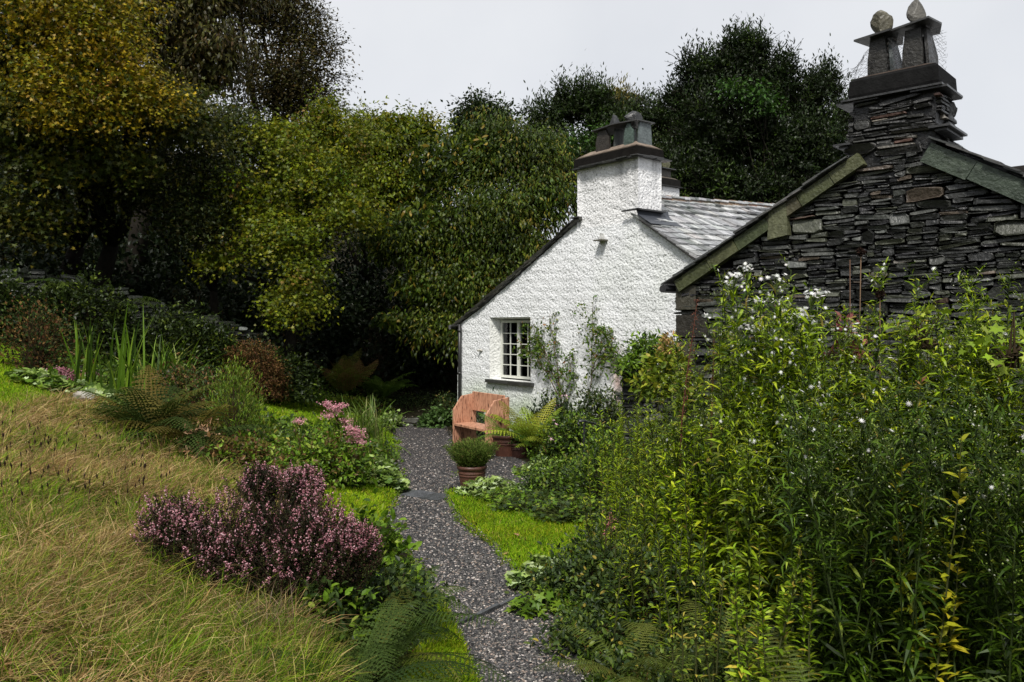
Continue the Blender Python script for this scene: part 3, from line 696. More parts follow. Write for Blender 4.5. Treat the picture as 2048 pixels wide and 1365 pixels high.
    vv = np.concatenate([v, v+np.array([0, 0, .02])]); j = np.arange(6); a.add(fr(vv), [np.stack([j, (j+1) % 6, (j+1) % 6+6, j+6], -1), j[None, ::-1].copy(), (j+6)[None]], (.04, .04, .038)); a.build('flue_cover', M_slate, ch)
    a = Acc()
    v = np.array([(4.30, .2, 5.02), (4.5, .16, 5.02), (4.52, .34, 5.02), (4.32, .36, 5.02), (4.41, .22, 5.26), (4.44, .28, 5.24)])
    a.add(fr(v), [I((0, 1, 4), (1, 5, 4), (1, 2, 5), (2, 3, 5), (3, 4, 5), (3, 0, 4)), I((3, 2, 1, 0))], (.025, .026, .026)); a.build('cap_stone', M_stone, ch)
    a = Acc(); p = fr(np.array([[4.84, .25, 5.11]]))[0]; a.add(*rough_rock(p, (.34, .26, .24), (.025, .026, .026), 3)); a.build('cap_stone', M_stone, ch)
    # lead flashing and drip slate on the right of the chimney
    a = Acc(); 
    a.box(fr, (cs1-.28, -.10, 3.50), (cs1+.10, -.055, 3.525), (.03, .03, .03)); a.box(fr, (cs1+.022, -.1, 3.50), (cs1+.10, cd, 3.525), (.03, .03, .03))
    a.build('drip_slate', M_slate, ch)
    a = Acc(); n_ = 7; prof = [(cs1+.02, 3.50), (cs1+.035, 3.44), (cs1+.06, 3.39), (cs1+.12, 3.345), (cs1+.22, 3.285), (cs1+.34, 3.215)]
    v = np.array([(p[0], w, p[1]+.04) for w in (-.07, .7) for p in prof]); k = len(prof)
    a.add(fr(v), [np.array([[i, i+1, i+1+k, i+k] for i in range(k-1)])], (.045, .05, .06)); v2 = v.copy(); v2[:, 2] -= .012
    a.add(fr(v2), [np.array([[i+k, i+1+k, i+1, i] for i in range(k-1)])], (.045, .05, .06)); a.build('flashing', mat('lead', .4, .5, bump=.3, bscale=20, noise_amt=.25, nscale=10), ch, smooth=True)
    # wall bracket (slate ledge with a stain)
    a = Acc(); a.box(fr, (4.30, -.14, 3.07), (4.50, .02, 3.09), (.09, .085, .06)); a.box(fr, (4.38, -.07, 3.10), (4.42, .01, 3.20), (.5, .5, .48)); a.build('wall_ledge', M_stone, root)
    a = Acc(); a.box(fr, (3.62, -.07, 3.53), (3.85, .02, 3.548), (.04, .04, .04)); a.build('drip_slate', M_slate, root)
    a = Acc(); V, Fs, c = rough_rock(fr(np.array([[.86, -.03, 1.12]]))[0], (.14, .1, .06), (.5, .48, .42), 9); a.add(V, Fs, c); a.build('wall_ledge', M_white, root)
    # gutter and downpipe at the left corner
    a = Acc(); a.tube(fr(np.array([(.17, -.07, 1.66), (.17, -.07, .9), (.17, -.07, -.9)])), .036, (.02, .02, .02), 10)
    a.tube(fr(np.array([(-.10, -.1, 1.60), (.05, -.1, 1.61), (.14, -.08, 1.64), (.17, -.07, 1.60)])), .03, (.02, .02, .02), 8)
    for z in (1.5, .6, -.2): a.tube(fr(np.array([(.17, -.07, z), (.17, -.07, z+.05)])), .045, (.02, .02, .02), 10)
    a.build('downpipe', M_iron, root, smooth=True)
    a = Acc(); a.tube(fr(np.array([(-.12, -.12, 1.60), (-.12, 3., 1.60), (-.12, 7., 1.60)])), .05, (.02, .02, .02), 10)
    a.tube(fr(np.array([(-.12, -.125, 1.60), (-.12, -.12, 1.60)])), .055, (.12, .12, .12), 10); a.build('gutter', M_iron, root)
    # rear chimney
    a = Acc(); a.box(fr, (.80, 4.70, 1.9), (1.60, 5.28, 4.90), (.74, .74, .74)); c2 = a.build('chimney', M_white, root)
    a = Acc(); a.box(fr, (.74, 4.64, 4.90), (1.66, 5.34, 4.925), (.04, .04, .04)); a.box(fr, (.78, 4.68, 4.925), (1.62, 5.30, 5.09), (.014, .013, .012)); a.prism(fr, [(.80, 5.09), (1.60, 5.09), (1.45, 5.16), (1.0, 5.16)], 4.71, 5.27, (.10, .085, .07)); a.build('cap', M_render, c2)
    for x in (1.06, 1.40):
        a = Acc(); a.box(fr, (x, 4.82, 5.13), (x+.04, 5.16, 5.34), (.05, .04, .03)); a.build('flue_slab', M_stone, c2)
    a = Acc(); a.box(fr, (1.11, 4.83, 5.13), (1.39, 4.86, 5.34), (.03, .03, .03)); a.build('flue_slab', M_stone, c2)
    a = Acc(); a.box(fr, (.98, 4.76, 5.34), (1.54, 5.24, 5.362), (.04, .04, .04)); a.build('flue_cover', M_slate, c2)
    a = Acc(); a.add(*rough_rock(fr(np.array([[1.38, 5.02, 5.47]]))[0], (.26, .22, .28), (.10, .10, .055), 5)); a.build('cap_stone', M_stone, c2)
    return fr
CF = cottage()

# ------------------------------------------------------------------ slate outbuilding
def outbuilding():
    fr = frame((2.09, 10.0), 43); t, r, o = fr.t, fr.r, -fr.r
    root = thing('stone_outbuilding', (*fr(np.array([[2.5, 1.2, 0.]]))[0][:2], -.4), 'dark dry laid slate outbuilding with twin flued chimney behind the tall asters', 'outbuilding')
    ks = [0, 2.3, 2.75, 5.4]; kz = [2.16, 3.50, 3.52, 1.95]
    topz = lambda s: np.interp(s, ks, kz)
    D = 2.0
    a = Acc(); a.prism(fr, [(0.02, -.6), (5.38, -.6), (5.38, 1.95), (2.6, 3.55), (0.02, 2.14)], .06, D, (.012, .012, .012)); a.build('wall_core', M_dark, root)
    a = Acc()
    stones(a, fr(np.zeros((1, 3)))[0]+0*UP, t, o, 5.4, -.5, 3.8, mask=lambda s, z: z < topz(s)-.10, bh=(.07, .17), lw=(.10, .44), seed=4, thin=2)
    # lighter rubble of the left corner return
    stones(a, fr(np.array([[0, D, 0.]]))[0], -r, -t, D, -.5, 2.1, seed=6)
    a.build('wall', M_stone, root)
    for i, z in enumerate(np.arange(-.2, 2.0, .34)):
        a = Acc(); l = .42 if i % 2 else .26; h = .3*rng.uniform(.9, 1)
        a.box(fr, (-.015, -.035, z), (l, .25, z+h), pick([(1, (.035, .032, .026)), (1, (.05, .048, .035))], 1)[0]); a.build('corner_stone', M_stone, root)
    # verge slabs
    def verge(sa, za, sb, zb, cuts, cols, wid):
        L_ = math.hypot(sb-sa, zb-za); ux, uz = (sb-sa)/L_, (zb-za)/L_
        nx, nz_ = (uz, -ux) if ux > 0 else (-uz, ux)
        for i in range(len(cuts)-1):
            u0, u1 = cuts[i]*L_+.004, cuts[i+1]*L_-.004; wd = wid*rng.uniform(.92, 1.1)
            P = [(sa+ux*u0, za+uz*u0), (sa+ux*u1, za+uz*u1), (sa+ux*u1+nx*wd, za+uz*u1+nz_*wd*rng.uniform(.95, 1.05)), (sa+ux*u0+nx*wd, za+uz*u0+nz_*wd)]
            a = Acc(); a.prism(fr, P, -.085-.008*(i % 2), .03, cols[i % len(cols)]); a.build('verge_slab', M_stone, root)
    gc = [(.060, .068, .030), (.075, .080, .038), (.050, .062, .028), (.065, .060, .034)]
    verge(-.02, 2.19, 2.22, 3.47, [0, .2, .36, .54, .70, .86, 1], gc, .145)
    gd = [(.052, .068, .048), (.042, .056, .040), (.048, .062, .044)]
    verge(2.93, 3.47, 5.5, 1.93, [0, .16, .42, .62, .8, 1], gd, .185)
    a = Acc(); a.prism(fr, [(1.22, 2.62), (1.46, 2.66), (1.44, 3.02), (1.24, 2.93)], -.10, .0, (.095, .10, .055)); a.build('verge_slab', M_stone, root)
    # roof of thin slates
    a = Acc()
    def slates(sa, za, sb, zb, seed, wst=-.13):
        rr = np.random.default_rng(seed); L_ = math.hypot(sb-sa, zb-za); ux, uz = (sb-sa)/L_, (zb-za)/L_; q = 0
        P = []; S_ = []
        while q < L_:
            w = wst-rr.uniform(0, .03)
            while w < D+.1:
                ww = rr.uniform(.18, .4); P.append((q+.1, w+ww/2, .02)); S_.append((.34, ww*.98, rr.uniform(.014, .026))); w += ww
            q += .19
        P = np.array(P); N = len(P); loc = np.stack([sa+ux*P[:, 0], P[:, 1], za+uz*P[:, 0]+.025+rr.uniform(0, .01, N)], -1)
        xx = (ux*t+(uz-.07)*UP)[None]+rr.normal(0, .015, (N, 3))
        a.scatter(T_cube, fr(loc), xx, UP+rr.normal(0, .01, (N, 3)), np.array(S_), pick([(2, (.05, .052, .05)), (1, (.09, .09, .085))], N))
    slates(-.10, 2.15, 2.02, 3.36, 1); slates(5.6, 1.90, 3.12, 3.38, 2)
    slates(2.0, 3.34, 2.50, 3.62, 3, .68); slates(3.1, 3.39, 2.60, 3.64, 4, .68)
    a.build('roof', M_slate, root)
    a = Acc(); v = np.array([(-.05, -.0, 2.16), (-.05, D, 2.16), (2.55, D, 3.60), (2.55, 0, 3.60), (5.5, 0, 1.93), (5.5, D, 1.93)]); a.add(fr(v), [I((0, 1, 2, 3), (3, 2, 5, 4))], (.02, .02, .02)); a.build('roof_boarding', M_dark, root)
    # gutter end at the left eave
    a = Acc(); a.tube(fr(np.array([(-.13, -.16, 2.10), (-.13, .8, 2.10), (-.13, D, 2.09)])), .05, (.03, .03, .032), 9); a.build('gutter', M_iron, root)
    # projecting ledge slates either side of the chimney
    c0, c1, cd = 2.11, 2.98, .63
    for (x0, x1, z) in ((1.98, 2.16, 3.56), (2.92, 3.12, 3.60)):
        a = Acc(); a.box(fr, (x0, -.14, z), (x1, .5, z+.022), (.03, .03, .03)); a.box(fr, (x0+.05, -.10, z-.03), (x1-.04, .5, z-.004), (.03, .03, .03)); a.build('drip_slate', M_slate, root)
    # chimney
    a = Acc(); a.box(fr, (c0+.03, .02, 3.0), (c1-.03, cd-.03, 4.03), (.012, .012, .012))
    pal = [(5, (.022, .022, .021)), (3, (.035, .035, .032)), (1, (.06, .056, .046)), (.25, (.10, .06, .048)), (.3, (.14, .125, .10))]
    stones(a, fr(np.array([[c0, -.01, 0.]]))[0], t, o, c1-c0, 3.40, 4.0, mask=lambda s, z: z < 4.0, bh=(.08, .15), lw=(.16, .5), seed=11, pal=pal, prot=(0, .015))
    stones(a, fr(np.array([[c1, 0, 0.]]))[0], r, t, cd, 3.4, 4.0, mask=lambda s, z: z < 3.99, bh=(.10, .17), lw=(.2, .5), seed=12, pal=pal, prot=(0, .015))
    stones(a, fr(np.array([[c0, cd, 0.]]))[0], -r, -t, cd, 3.4, 4.0, mask=lambda s, z: z < 3.99, bh=(.10, .17), lw=(.2, .5), seed=13, pal=pal, prot=(0, .015))
    ch = a.build('chimney', M_stone, root)
    a = Acc(); P = [(c0-.09, 4.03), (c1+.03, 4.055)]
    a.box(fr, (c0-.07, -.08, 4.035), (c1+.05, cd+.04, 4.055), (.028, .028, .028))
    a.box(fr, (c1-.25, -.06, 4.012), (c1+.09, cd-.1, 4.033), (.028, .028, .028)); a.box(fr, (c0-.13, -.05, 4.016), (c0+.3, cd-.1, 4.033), (.03, .03, .03))
    a.build('ledge', M_slate, ch)
    a = Acc()
    def ring(e0, z0_, e1, z1_, c):
        v = []
        for (e, z) in ((e0, z0_), (e1, z1_)): v += [(c0-e, -.02-e, z), (c1+e, -.02-e, z), (c1+e, cd+e, z), (c0-e, cd+e, z)]
        a.add(fr(np.array(v)), [np.array([(k, (k+1) % 4, (k+1) % 4+4, k+4) for k in range(4)])], c)
    bk = (.009, .009, .009)
    ring(.0, 4.056, .01, 4.10, bk); ring(.01, 4.10, .0, 4.25, bk); ring(.0, 4.25, -.035, 4.285, bk); ring(-.035, 4.285, -.2, 4.35, (.06, .045, .036))
    v = [(c0+.2, .18, 4.35), (c1-.2, .18, 4.35), (c1-.2, cd-.2, 4.35), (c0+.2, cd-.2, 4.35)]; a.add(fr(np.array(v)), [I((0, 1, 2, 3))], (.06, .045, .036))
    a.build('cap', M_render, ch)
    for (x0, x1, zb) in ((2.25, 2.48, 4.28), (2.60, 2.83, 4.28)):
        for k, (s0, s1, w0, w1, c) in enumerate(((x0, x1-.03, .12, .16, (.02, .019, .016)), (x0, x1-.03, .42, .46, (.02, .02, .018)))):
            a = Acc(); m = (s1-s0)*.14; a.prism(fr, [(s0, zb), (s1, zb), (s1, zb+.2), (s1-m, zb+.43), (s0+m, zb+.43), (s0, zb+.2)], w0, w1, c); a.build('flue_slab', M_stone, ch)
        a = Acc(); x = x1-.02; v = [(x+.02, .14, zb), (x+.02, .45, zb), (x+.01, .47, zb+.2), (x-.03, .40, zb+.43), (x-.03, .2, zb+.43), (x+.01, .13, zb+.2)]
        vv = np.array(v+[(p[0]+.03, p[1], p[2]) for p in v]); j = np.arange(6)
        a.add(fr(vv), [np.stack([j, (j+1) % 6, (j+1) % 6+6, j+6], -1), j[None, ::-1].copy(), (j+6)[None]], (.07, .082, .082) if x0 < 2.5 else (.035, .035, .033)); a.build('flue_slab', M_stone, ch)
    for (x0, x1, z, tl) in ((2.13, 2.56, 4.71, .03), (2.50, 2.93, 4.735, .05)):
        a = Acc(); v = np.array([(x0, .05, z-tl*.3), (x1-.05, .02, z+tl*.4), (x1, .3, z+tl*.3), (x1-.08, .54, z), (x0+.1, .5, z-tl*.3)]); n_ = 5
        vv = np.concatenate([v, v+np.array([0, 0, .02])]); j = np.arange(5)
        a.add(fr(vv), [np.stack([j, (j+1) % 5, (j+1) % 5+5, j+5], -1), j[None, ::-1].copy(), (j+5)[None]], (.035, .035, .033)); a.build('flue_cover', M_slate, ch)
    a = Acc(); a.add(*rough_rock(fr(np.array([[2.36, .24, 4.87]]))[0], (.25, .22, .34), (.085, .078, .052), 21)); a.build('cap_stone', M_stone, ch)
    a = Acc(); V, Fs, c = rough_rock((0, 0, 0), (.23, .19, .38), (.085, .08, .068), 33); zt = (V[:, 2]+.17)/.34; V[:, :2] *= (1.12-.62*zt)[:, None]; V += fr(np.array([[2.70, .24, 4.935]]))[0]; a.add(V, Fs, c); a.build('cap_stone', M_stone, ch)
    # torn wire netting round the flues
    a = Acc(); W_ = []
    def net(pf, nu, nv):
        P = np.array([[pf(u, v) for u in np.linspace(0, 1, nu)] for v in np.linspace(0, 1, nv)])
        for i in range(nv-1):
            for j in range(nu-1):
                if rng.random() < .15: continue
                jj = j+1 if i % 2 else j
                if jj < nu: W_.append((P[i, jj], P[i+1, min(nu-1, max(0, jj+1))])); W_.append((P[i, jj], P[i+1, max(0, jj-1)]))
    def p1(u, v):
        s = 2.12+.16*v+.16*u*(1-.2*v)-.16*math.sin(v*2.5)*(1-u); return (s, .05+.02*math.sin(9*u), 4.16+.50*v-.18*(1-u)*v+.02*math.sin(7*u+5*v))
    net(p1, 8, 16)
    net(lambda u, v: (2.47+.16*u, .08+.02*math.sin(8*v), 4.30+.38*v), 5, 14)
    net(lambda u, v: (2.84+.09*u, .1+.35*u, 4.29+.42*v), 6, 14)
    W_ = np.array(W_); W_ = W_+rng.normal(0, .006, W_.shape)
    a.tubes(fr(W_[:, 0]), fr(W_[:, 1]), .0016, .0016, (.05, .045, .04)); a.build('wire_netting', M_iron, ch)
    return fr
OF = outbuilding()

def small_masonry():
    # neighbouring house at the far right edge
    fr = frame((13.0, 21.0), 45)
    root = thing('neighbouring_house', (13.6, 22, -.8), 'white house far right whose roof end and dark chimney just show past the outbuilding', 'house')
    a = Acc(); a.prism(fr, [(-.8, -1), (3.2, -1), (3.2, 3.9), (1.2, 5.45), (-.8, 3.9)], 0, 5, (.72, .73, .76)); a.build('wall', M_white, root)
    a = Acc(); a.prism(fr, [(-1.0, 3.85), (1.2, 5.55), (3.4, 3.85), (3.4, 3.76), (1.2, 5.46), (-1.0, 3.76)], -.12, 5.1, (.08, .08, .08)); a.build('roof', M_slate, root)
    a = Acc(); a.box(fr, (.0, -.06, 4.6), (1.1, .6, 5.42), (.7, .7, .74)); c = a.build('chimney', M_white, root)
    a = Acc(); a.box(fr, (-.08, -.14, 5.42), (1.18, .68, 5.47), (.03, .03, .03)); a.box(fr, (-.04, -.1, 5.47), (1.14, .64, 5.78), (.03, .027, .025)); a.build('cap', M_render, c)
    # dry stone wall, left in the shade of the trees
    p = np.array([[-10.8, 15.2], [-7.9, 15.8], [-5.2, 17.2]]); tops = [3.05, 2.4, 1.4]
    root = thing('dry_stone_wall', (-8, 15.8, 1.2), 'low mossy dry stone wall under the trees at the far left', 'wall')
    a = Acc(); b = Acc()
    for i in range(2):
        d = p[i+1]-p[i]; L_ = np.linalg.norm(d); t = np.array([*(d/L_), 0]); o = np.array([t[1], -t[0], 0]); org = np.array([*p[i], 0])
        h = lambda s, i=i, L_=L_: tops[i]+(tops[i+1]-tops[i])*s/L_
        zlo = min(T(p[i][0], p[i][1]), T(p[i+1][0], p[i+1][1]))-.2
        stones(a, org, t, o, L_, zlo, max(tops)+.1, mask=lambda s, z, h=h: z < h(s)+.03*np.sin(s*9), bh=(.12, .22), lw=(.16, .45), seed=30+i, prot=(0, .06), pal=[(5, (.025, .03, .018)), (2, (.05, .055, .04)), (.5, (.22, .24, .22)), (2, (.012, .014, .01))])
        fr_ = frame(p[i], math.degrees(math.atan2(-t[1], t[0])))
        b.prism(fr_, [(0, zlo), (L_, zlo), (L_, h(L_)-.06), (0, h(0)-.06)], .03, .4, (.01, .01, .01))
    a.build('stone_face', M_stone, root); b.build('wall_core', M_dark, root)
    # short garden wall between cottage and outbuilding
    P0 = at(1238, 740, 10.9); fr = frame((P0[0], P0[1]), 30)
    root = thing('garden_wall', (P0[0], P0[1], -.4), 'low slate garden wall joining the outbuilding corner, overgrown with ferns', 'wall')
    zt = P0[2]
    a = Acc(); stones(a, fr(np.zeros((1, 3)))[0], fr.t, -fr.r, 1.1, -.5, zt-.05, seed=41, bh=(.08, .14)); a.box(fr, (.03, .04, -.6), (1.1, .42, zt-.06), (.01, .01, .01)); a.build('stone_face', M_stone, root)
    for k in range(5):
        a = Acc(); x = k*.24-.06; a.box(fr, (x, -.07-.03*(k % 2), zt-.05+.012*(k % 2)), (x+.235, .42, zt-.02+.012*(k % 2)), (.04, .04, .038)); a.build('coping_stone', M_stone, root)
    # slate edgings across the path
    for (x0, y0, x1, y1, lab) in ((893, 1262, 1085, 1180, 'thin dark slate edging set slantwise across the near path'), (785, 985, 892, 1000, 'wet grey slate step across the path beside the pot')):
        d0 = 1.436/((y0-HY)/F-.051); d1 = 1.436/((y1-HY)/F-.051); A0 = np.array([(x0-CX)/F*d0, d0]); A1 = np.array([(x1-CX)/F*d1, d1])
        ang = math.degrees(math.atan2(-(A1-A0)[1], (A1-A0)[0])); L_ = np.linalg.norm(A1-A0); fr = frame(A0, ang); zz = .214-.051*(d0+d1)/2
        wide = .025 if y0 > 1100 else .30
        a = Acc(); n_ = 4 if wide < .1 else 3
        cuts = np.linspace(0, L_, n_+1)
        for k in range(n_): 
            sl_ = -.051*(fr(np.array([[(cuts[k]+cuts[k+1])/2, 0, 0]]))[0][1]-(d0+d1)/2)
            a.box(fr, (cuts[k]+.004, -wide/2+rng.uniform(-.003, .003), zz-.06+sl_), (cuts[k+1]-.004, wide/2, zz+.024+sl_+rng.uniform(-.003, .003)), pick([(1, (.06, .063, .066))], 1)[0])
        o = a.build('path_edging', M_stone); tag(o, lab, 'path edging')
    # kerb stones along the left edge of the path and mossy low kerb beyond
    g = 0
    ks = [(812, 972, .22), (796, 935, .2), (800, 905, .24), (790, 880, .2), (772, 1035, .16)]
    labs = ['pale flat stone on the left path edge below the white leaved clump', 'grey kerb stone left of the path beside the geranium leaves', 'dark kerb stone on the left bend of the path below the upper lawn', 'farthest dark kerb stone on the left path bend', 'small grey edge stone by the path right of the heather']
    for (x, y, s), lb in zip(ks, labs):
        p = H(x, y); a = Acc(); V, Fs, c = rough_rock(p+np.array([-.08, 0, .0]), (s*1.5, s*1.2, .14), (.16, .16, .15) if 'pale' in lb else (.07, .07, .065), 50+g); a.add(V, Fs, c); tag(a.build('kerb_stone', M_stone), lb, 'kerb stone', 'stones along the left path edge'); g += 1
    a = Acc(); p0 = np.array([-2.9, 18.75, -.72]); p1 = np.array([.6, 18.2, -.7])
    t = nrm(p1-p0); L_ = np.linalg.norm((p1-p0)[:2]); o = np.array([t[1], -t[0], 0]); stones(a, p0*np.array([1, 1, 0]), nrm(t*np.array([1, 1, 0])), o, L_, -.85, -.62, bh=(.1, .12), lw=(.2, .5), seed=61, pal=[(2, (.05, .07, .02)), (1, (.06, .06, .05))])
    tag(a.build('mossy_kerb', M_stone), 'low mossy stone kerb at the far end of the path in shade', 'kerb')
    # grey boulder in the left bed
    p = H(165, 806); a = Acc(); a.add(*rough_rock(p+np.array([0, 0, .05]), (.34, .3, .2), (.30, .28, .24), 71)); tag(a.build('boulder', M_stone), 'rounded pale grey boulder in front of the sword leaved clump', 'boulder')
small_masonry()

# ------------------------------------------------------------------ bench, pots, handrail
def bench():
    p = H(905, 896); fr0 = frame((p[0], p[1]), 56); z0 = float(p[2])
    root = thing('bench', (p[0]+.3, p[1]-.3, z0), 'red brown wooden bench with solid angled sides by the cottage corner', 'bench')
    fr = lambda v: fr0(v)+np.array([0, 0, z0-.03])
    L_ = 1.10; Dp = .46
    def panel(s, name='side_panel'):
        a = Acc(); P = [(0, 0), (0, .70), (.17, .93), (Dp, .97), (Dp, 0)]
        v = np.array([(s, w, z) for (w, z) in P]+[(s+.045, w, z) for (w, z) in P]); j = np.arange(5)
        a.add(fr(v), [np.stack([j, (j+1) % 5, (j+1) % 5+5, j+5], -1), j[None, ::-1].copy(), (j+5)[None]], (1, 1, 1)); o = a.build(name, M_wood, root)
        b = o.modifiers.new('b', 'BEVEL'); b.width = .006; b.segments = 2
    panel(0); panel(L_-.045)
    def bx(name, a0, a1):
        a = Acc(); a.box(fr, a0, a1, (1, 1, 1)); o = a.build(name, M_wood, root); b = o.modifiers.new('b', 'BEVEL'); b.width = .006; b.segments = 2
    bx('backrest', (.048, Dp-.09, .67), (L_-.048, Dp-.05, 1.0))
    bx('seat', (.048, .0, .42), (L_-.048, Dp-.08, .465))
bench()
def pot(px, py, rad, h, name, label, col):
    p = H(px, py); c = np.array([p[0], p[1]]); a = Acc(); n = 36; th = np.linspace(0, 2*np.pi, n, endpoint=False)
    prof = [(.74, 0), (.80, .25), (.86, .5), (.875, .56), (.90, .57), (.905, .61), (.89, .625), (.905, .67), (.93, .68), (.93, .72), (.91, .74), (.93, .83), (.945, .85), (1.0, .86), (1.02, .93), (1.0, 1.0), (.93, 1.0), (.90, .9), (.88, .88), (0.01, .88)]
    v = []
    for (r_, z) in prof: v.append(np.stack([c[0]+r_*rad*np.cos(th), c[1]+r_*rad*np.sin(th), np.full(n, p[2]+z*h)], -1))
    v = np.concatenate(v); i = np.arange(len(prof)-1)[:, None]*n; j = np.arange(n)[None]; j2 = (j+1) % n
    cc = np.repeat(np.array([col if k < 17 else (.02, .015, .01) for k in range(len(prof))]), n, 0)
    a.add(v, [np.stack([i+j, i+j2, i+n+j2, i+n+j], -1).reshape(-1, 4)], cc)
    o = a.build(name, M_terra, smooth=True); tag(o, label, 'plant pot')
    return np.array([c[0], c[1], p[2]+h*.86])
POT1 = pot(944, 978, .170, .27, 'plant_pot', 'ribbed terracotta pot holding the lavender beside the path', (.085, .036, .024))
POT2 = pot(1012, 913, .22, .34, 'plant_pot', 'ribbed terracotta pot holding a fern against the bench side', (.11, .043, .027))
POT3 = pot(1040, 914, .20, .22, 'plant_pot', 'low dark pot half hidden by leaves right of the fern pot', (.07, .03, .022))
def handrail():
    p = H(1168, 985); a = Acc()
    root = thing('handrail', p, 'slim black iron handrail with curled end among the flowers', 'handrail')
    top = at(1168, 846, p[1]); a.tube(np.array([p-[0, 0, .1], (p+top)/2, top]), .013, (.02, .02, .022), 8); a.build('post', M_iron, root)
    e = at(1250, 868, p[1]+1.6)
    pts = [top+np.array([-.055, -.02, -.03]), top+np.array([-.075, -.03, .0]), top+np.array([-.05, -.02, .025]), top+np.array([0, 0, .02])]
    pts += [top+np.array([0, 0, .02])+(e-top)*u for u in (.2, .5, 1.)]
    a = Acc(); a.tube(np.array(pts), .014, (.035, .036, .04), 8); a.build('rail', M_iron, root, smooth=True)
handrail()

# ------------------------------------------------------------------ plants: generators
def mk(name, loc, label, cat, group=None): return thing(name, loc, label, cat, group)
def frond(a, base, az, elev, L_, curv, C, wid=.22, npin=20, leaflets=6, twist=0.):
    m = npin+4; t = np.linspace(0, 1, m); ang = elev-curv*t**1.2; ds = L_/(m-1)
    h = np.concatenate([[0], np.cumsum(np.cos(ang[:-1])*ds)]); z = np.concatenate([[0], np.cumsum(np.sin(ang[:-1])*ds)])
    D = np.array([math.cos(az), math.sin(az), 0.]); Sd = np.array([-math.sin(az), math.cos(az), twist])
    P = base+h[:, None]*D+z[:, None]*UP+Sd*(np.sin(t*2.2)*L_*.06*rng.normal())[:, None]
    a.tube(P, np.linspace(.0035, .001, m)*max(1, L_/.6), np.array(C)*.8, 3, cap=False)
    tan = nrm(np.gradient(P, axis=0)); k = np.arange(3, m); tt = t[k]
    prof = np.sin(np.clip((tt-.08)/.92, 0, 1)**.75*np.pi)**.8*.95+.05
    prof *= np.where(tt > .97, .4, 1)
    V = []; N = 0; Fc = []
    for sg in (-1, 1):
        d = nrm(Sd*sg*.92+tan[k]*.42-UP*.12+rng.normal(0, .04, (len(k), 3))); ln = wid*L_*prof*rng.uniform(.9, 1.1, len(k))
        u = np.linspace(0, 1, leaflets+1)
        droop = -.25*u**2
        B = P[k][:, None]+d[:, None]*(ln[:, None]*u)[..., None]+UP*(ln[:, None]*droop)[..., None]   # n,l+1,3
        w = (ds*(.36 if leaflets > 8 else .58))*(1-u[:-1]*.75)
        mid = (B[:, :-1]+B[:, 1:])/2+d[:, None]*(ln[:, None]*.09)[..., None]
        for s2 in (-1, 1):
            tip = mid+tan[k][:, None]*(w*s2)[None, :, None]
            tri = np.stack([B[:, :-1], B[:, 1:], tip], 2); V.append(tri.reshape(-1, 3))
    V = np.concatenate(V); F_ = np.arange(len(V)).reshape(-1, 3)
    C = np.broadcast_to(np.array(C), (len(V), 3))*np.repeat(rng.uniform(.8, 1.2, (len(F_), 1)), 3, 0)
    a.add(V, [F_], C)
def fern(p, label, n=14, L_=.6, pal=None, group=None, elev=(.7, 1.3), curv=(1., 1.8), npin=20, leaflets=5, wid=.2, azr=None, name='fern', cat='fern', z=0):
    pal = pal or [(1, (.07, .13, .015)), (1, (.10, .17, .02)), (.6, (.05, .09, .012))]
    root = mk(name, p, label, cat, group); a = Acc(); cs = pick(pal, n)
    for i in range(n):
        az_ = rng.uniform(0, 2*np.pi) if azr is None else rng.uniform(*azr)
        frond(a, np.array(p)+np.array([math.cos(az_), math.sin(az_), 0])*.03+[0, 0, z], az_, rng.uniform(*elev), L_*rng.uniform(.7, 1.1), rng.uniform(*curv), cs[i], npin=npin, leaflets=leaflets, wid=wid)
    a.build('frond', M_matte, root); return root
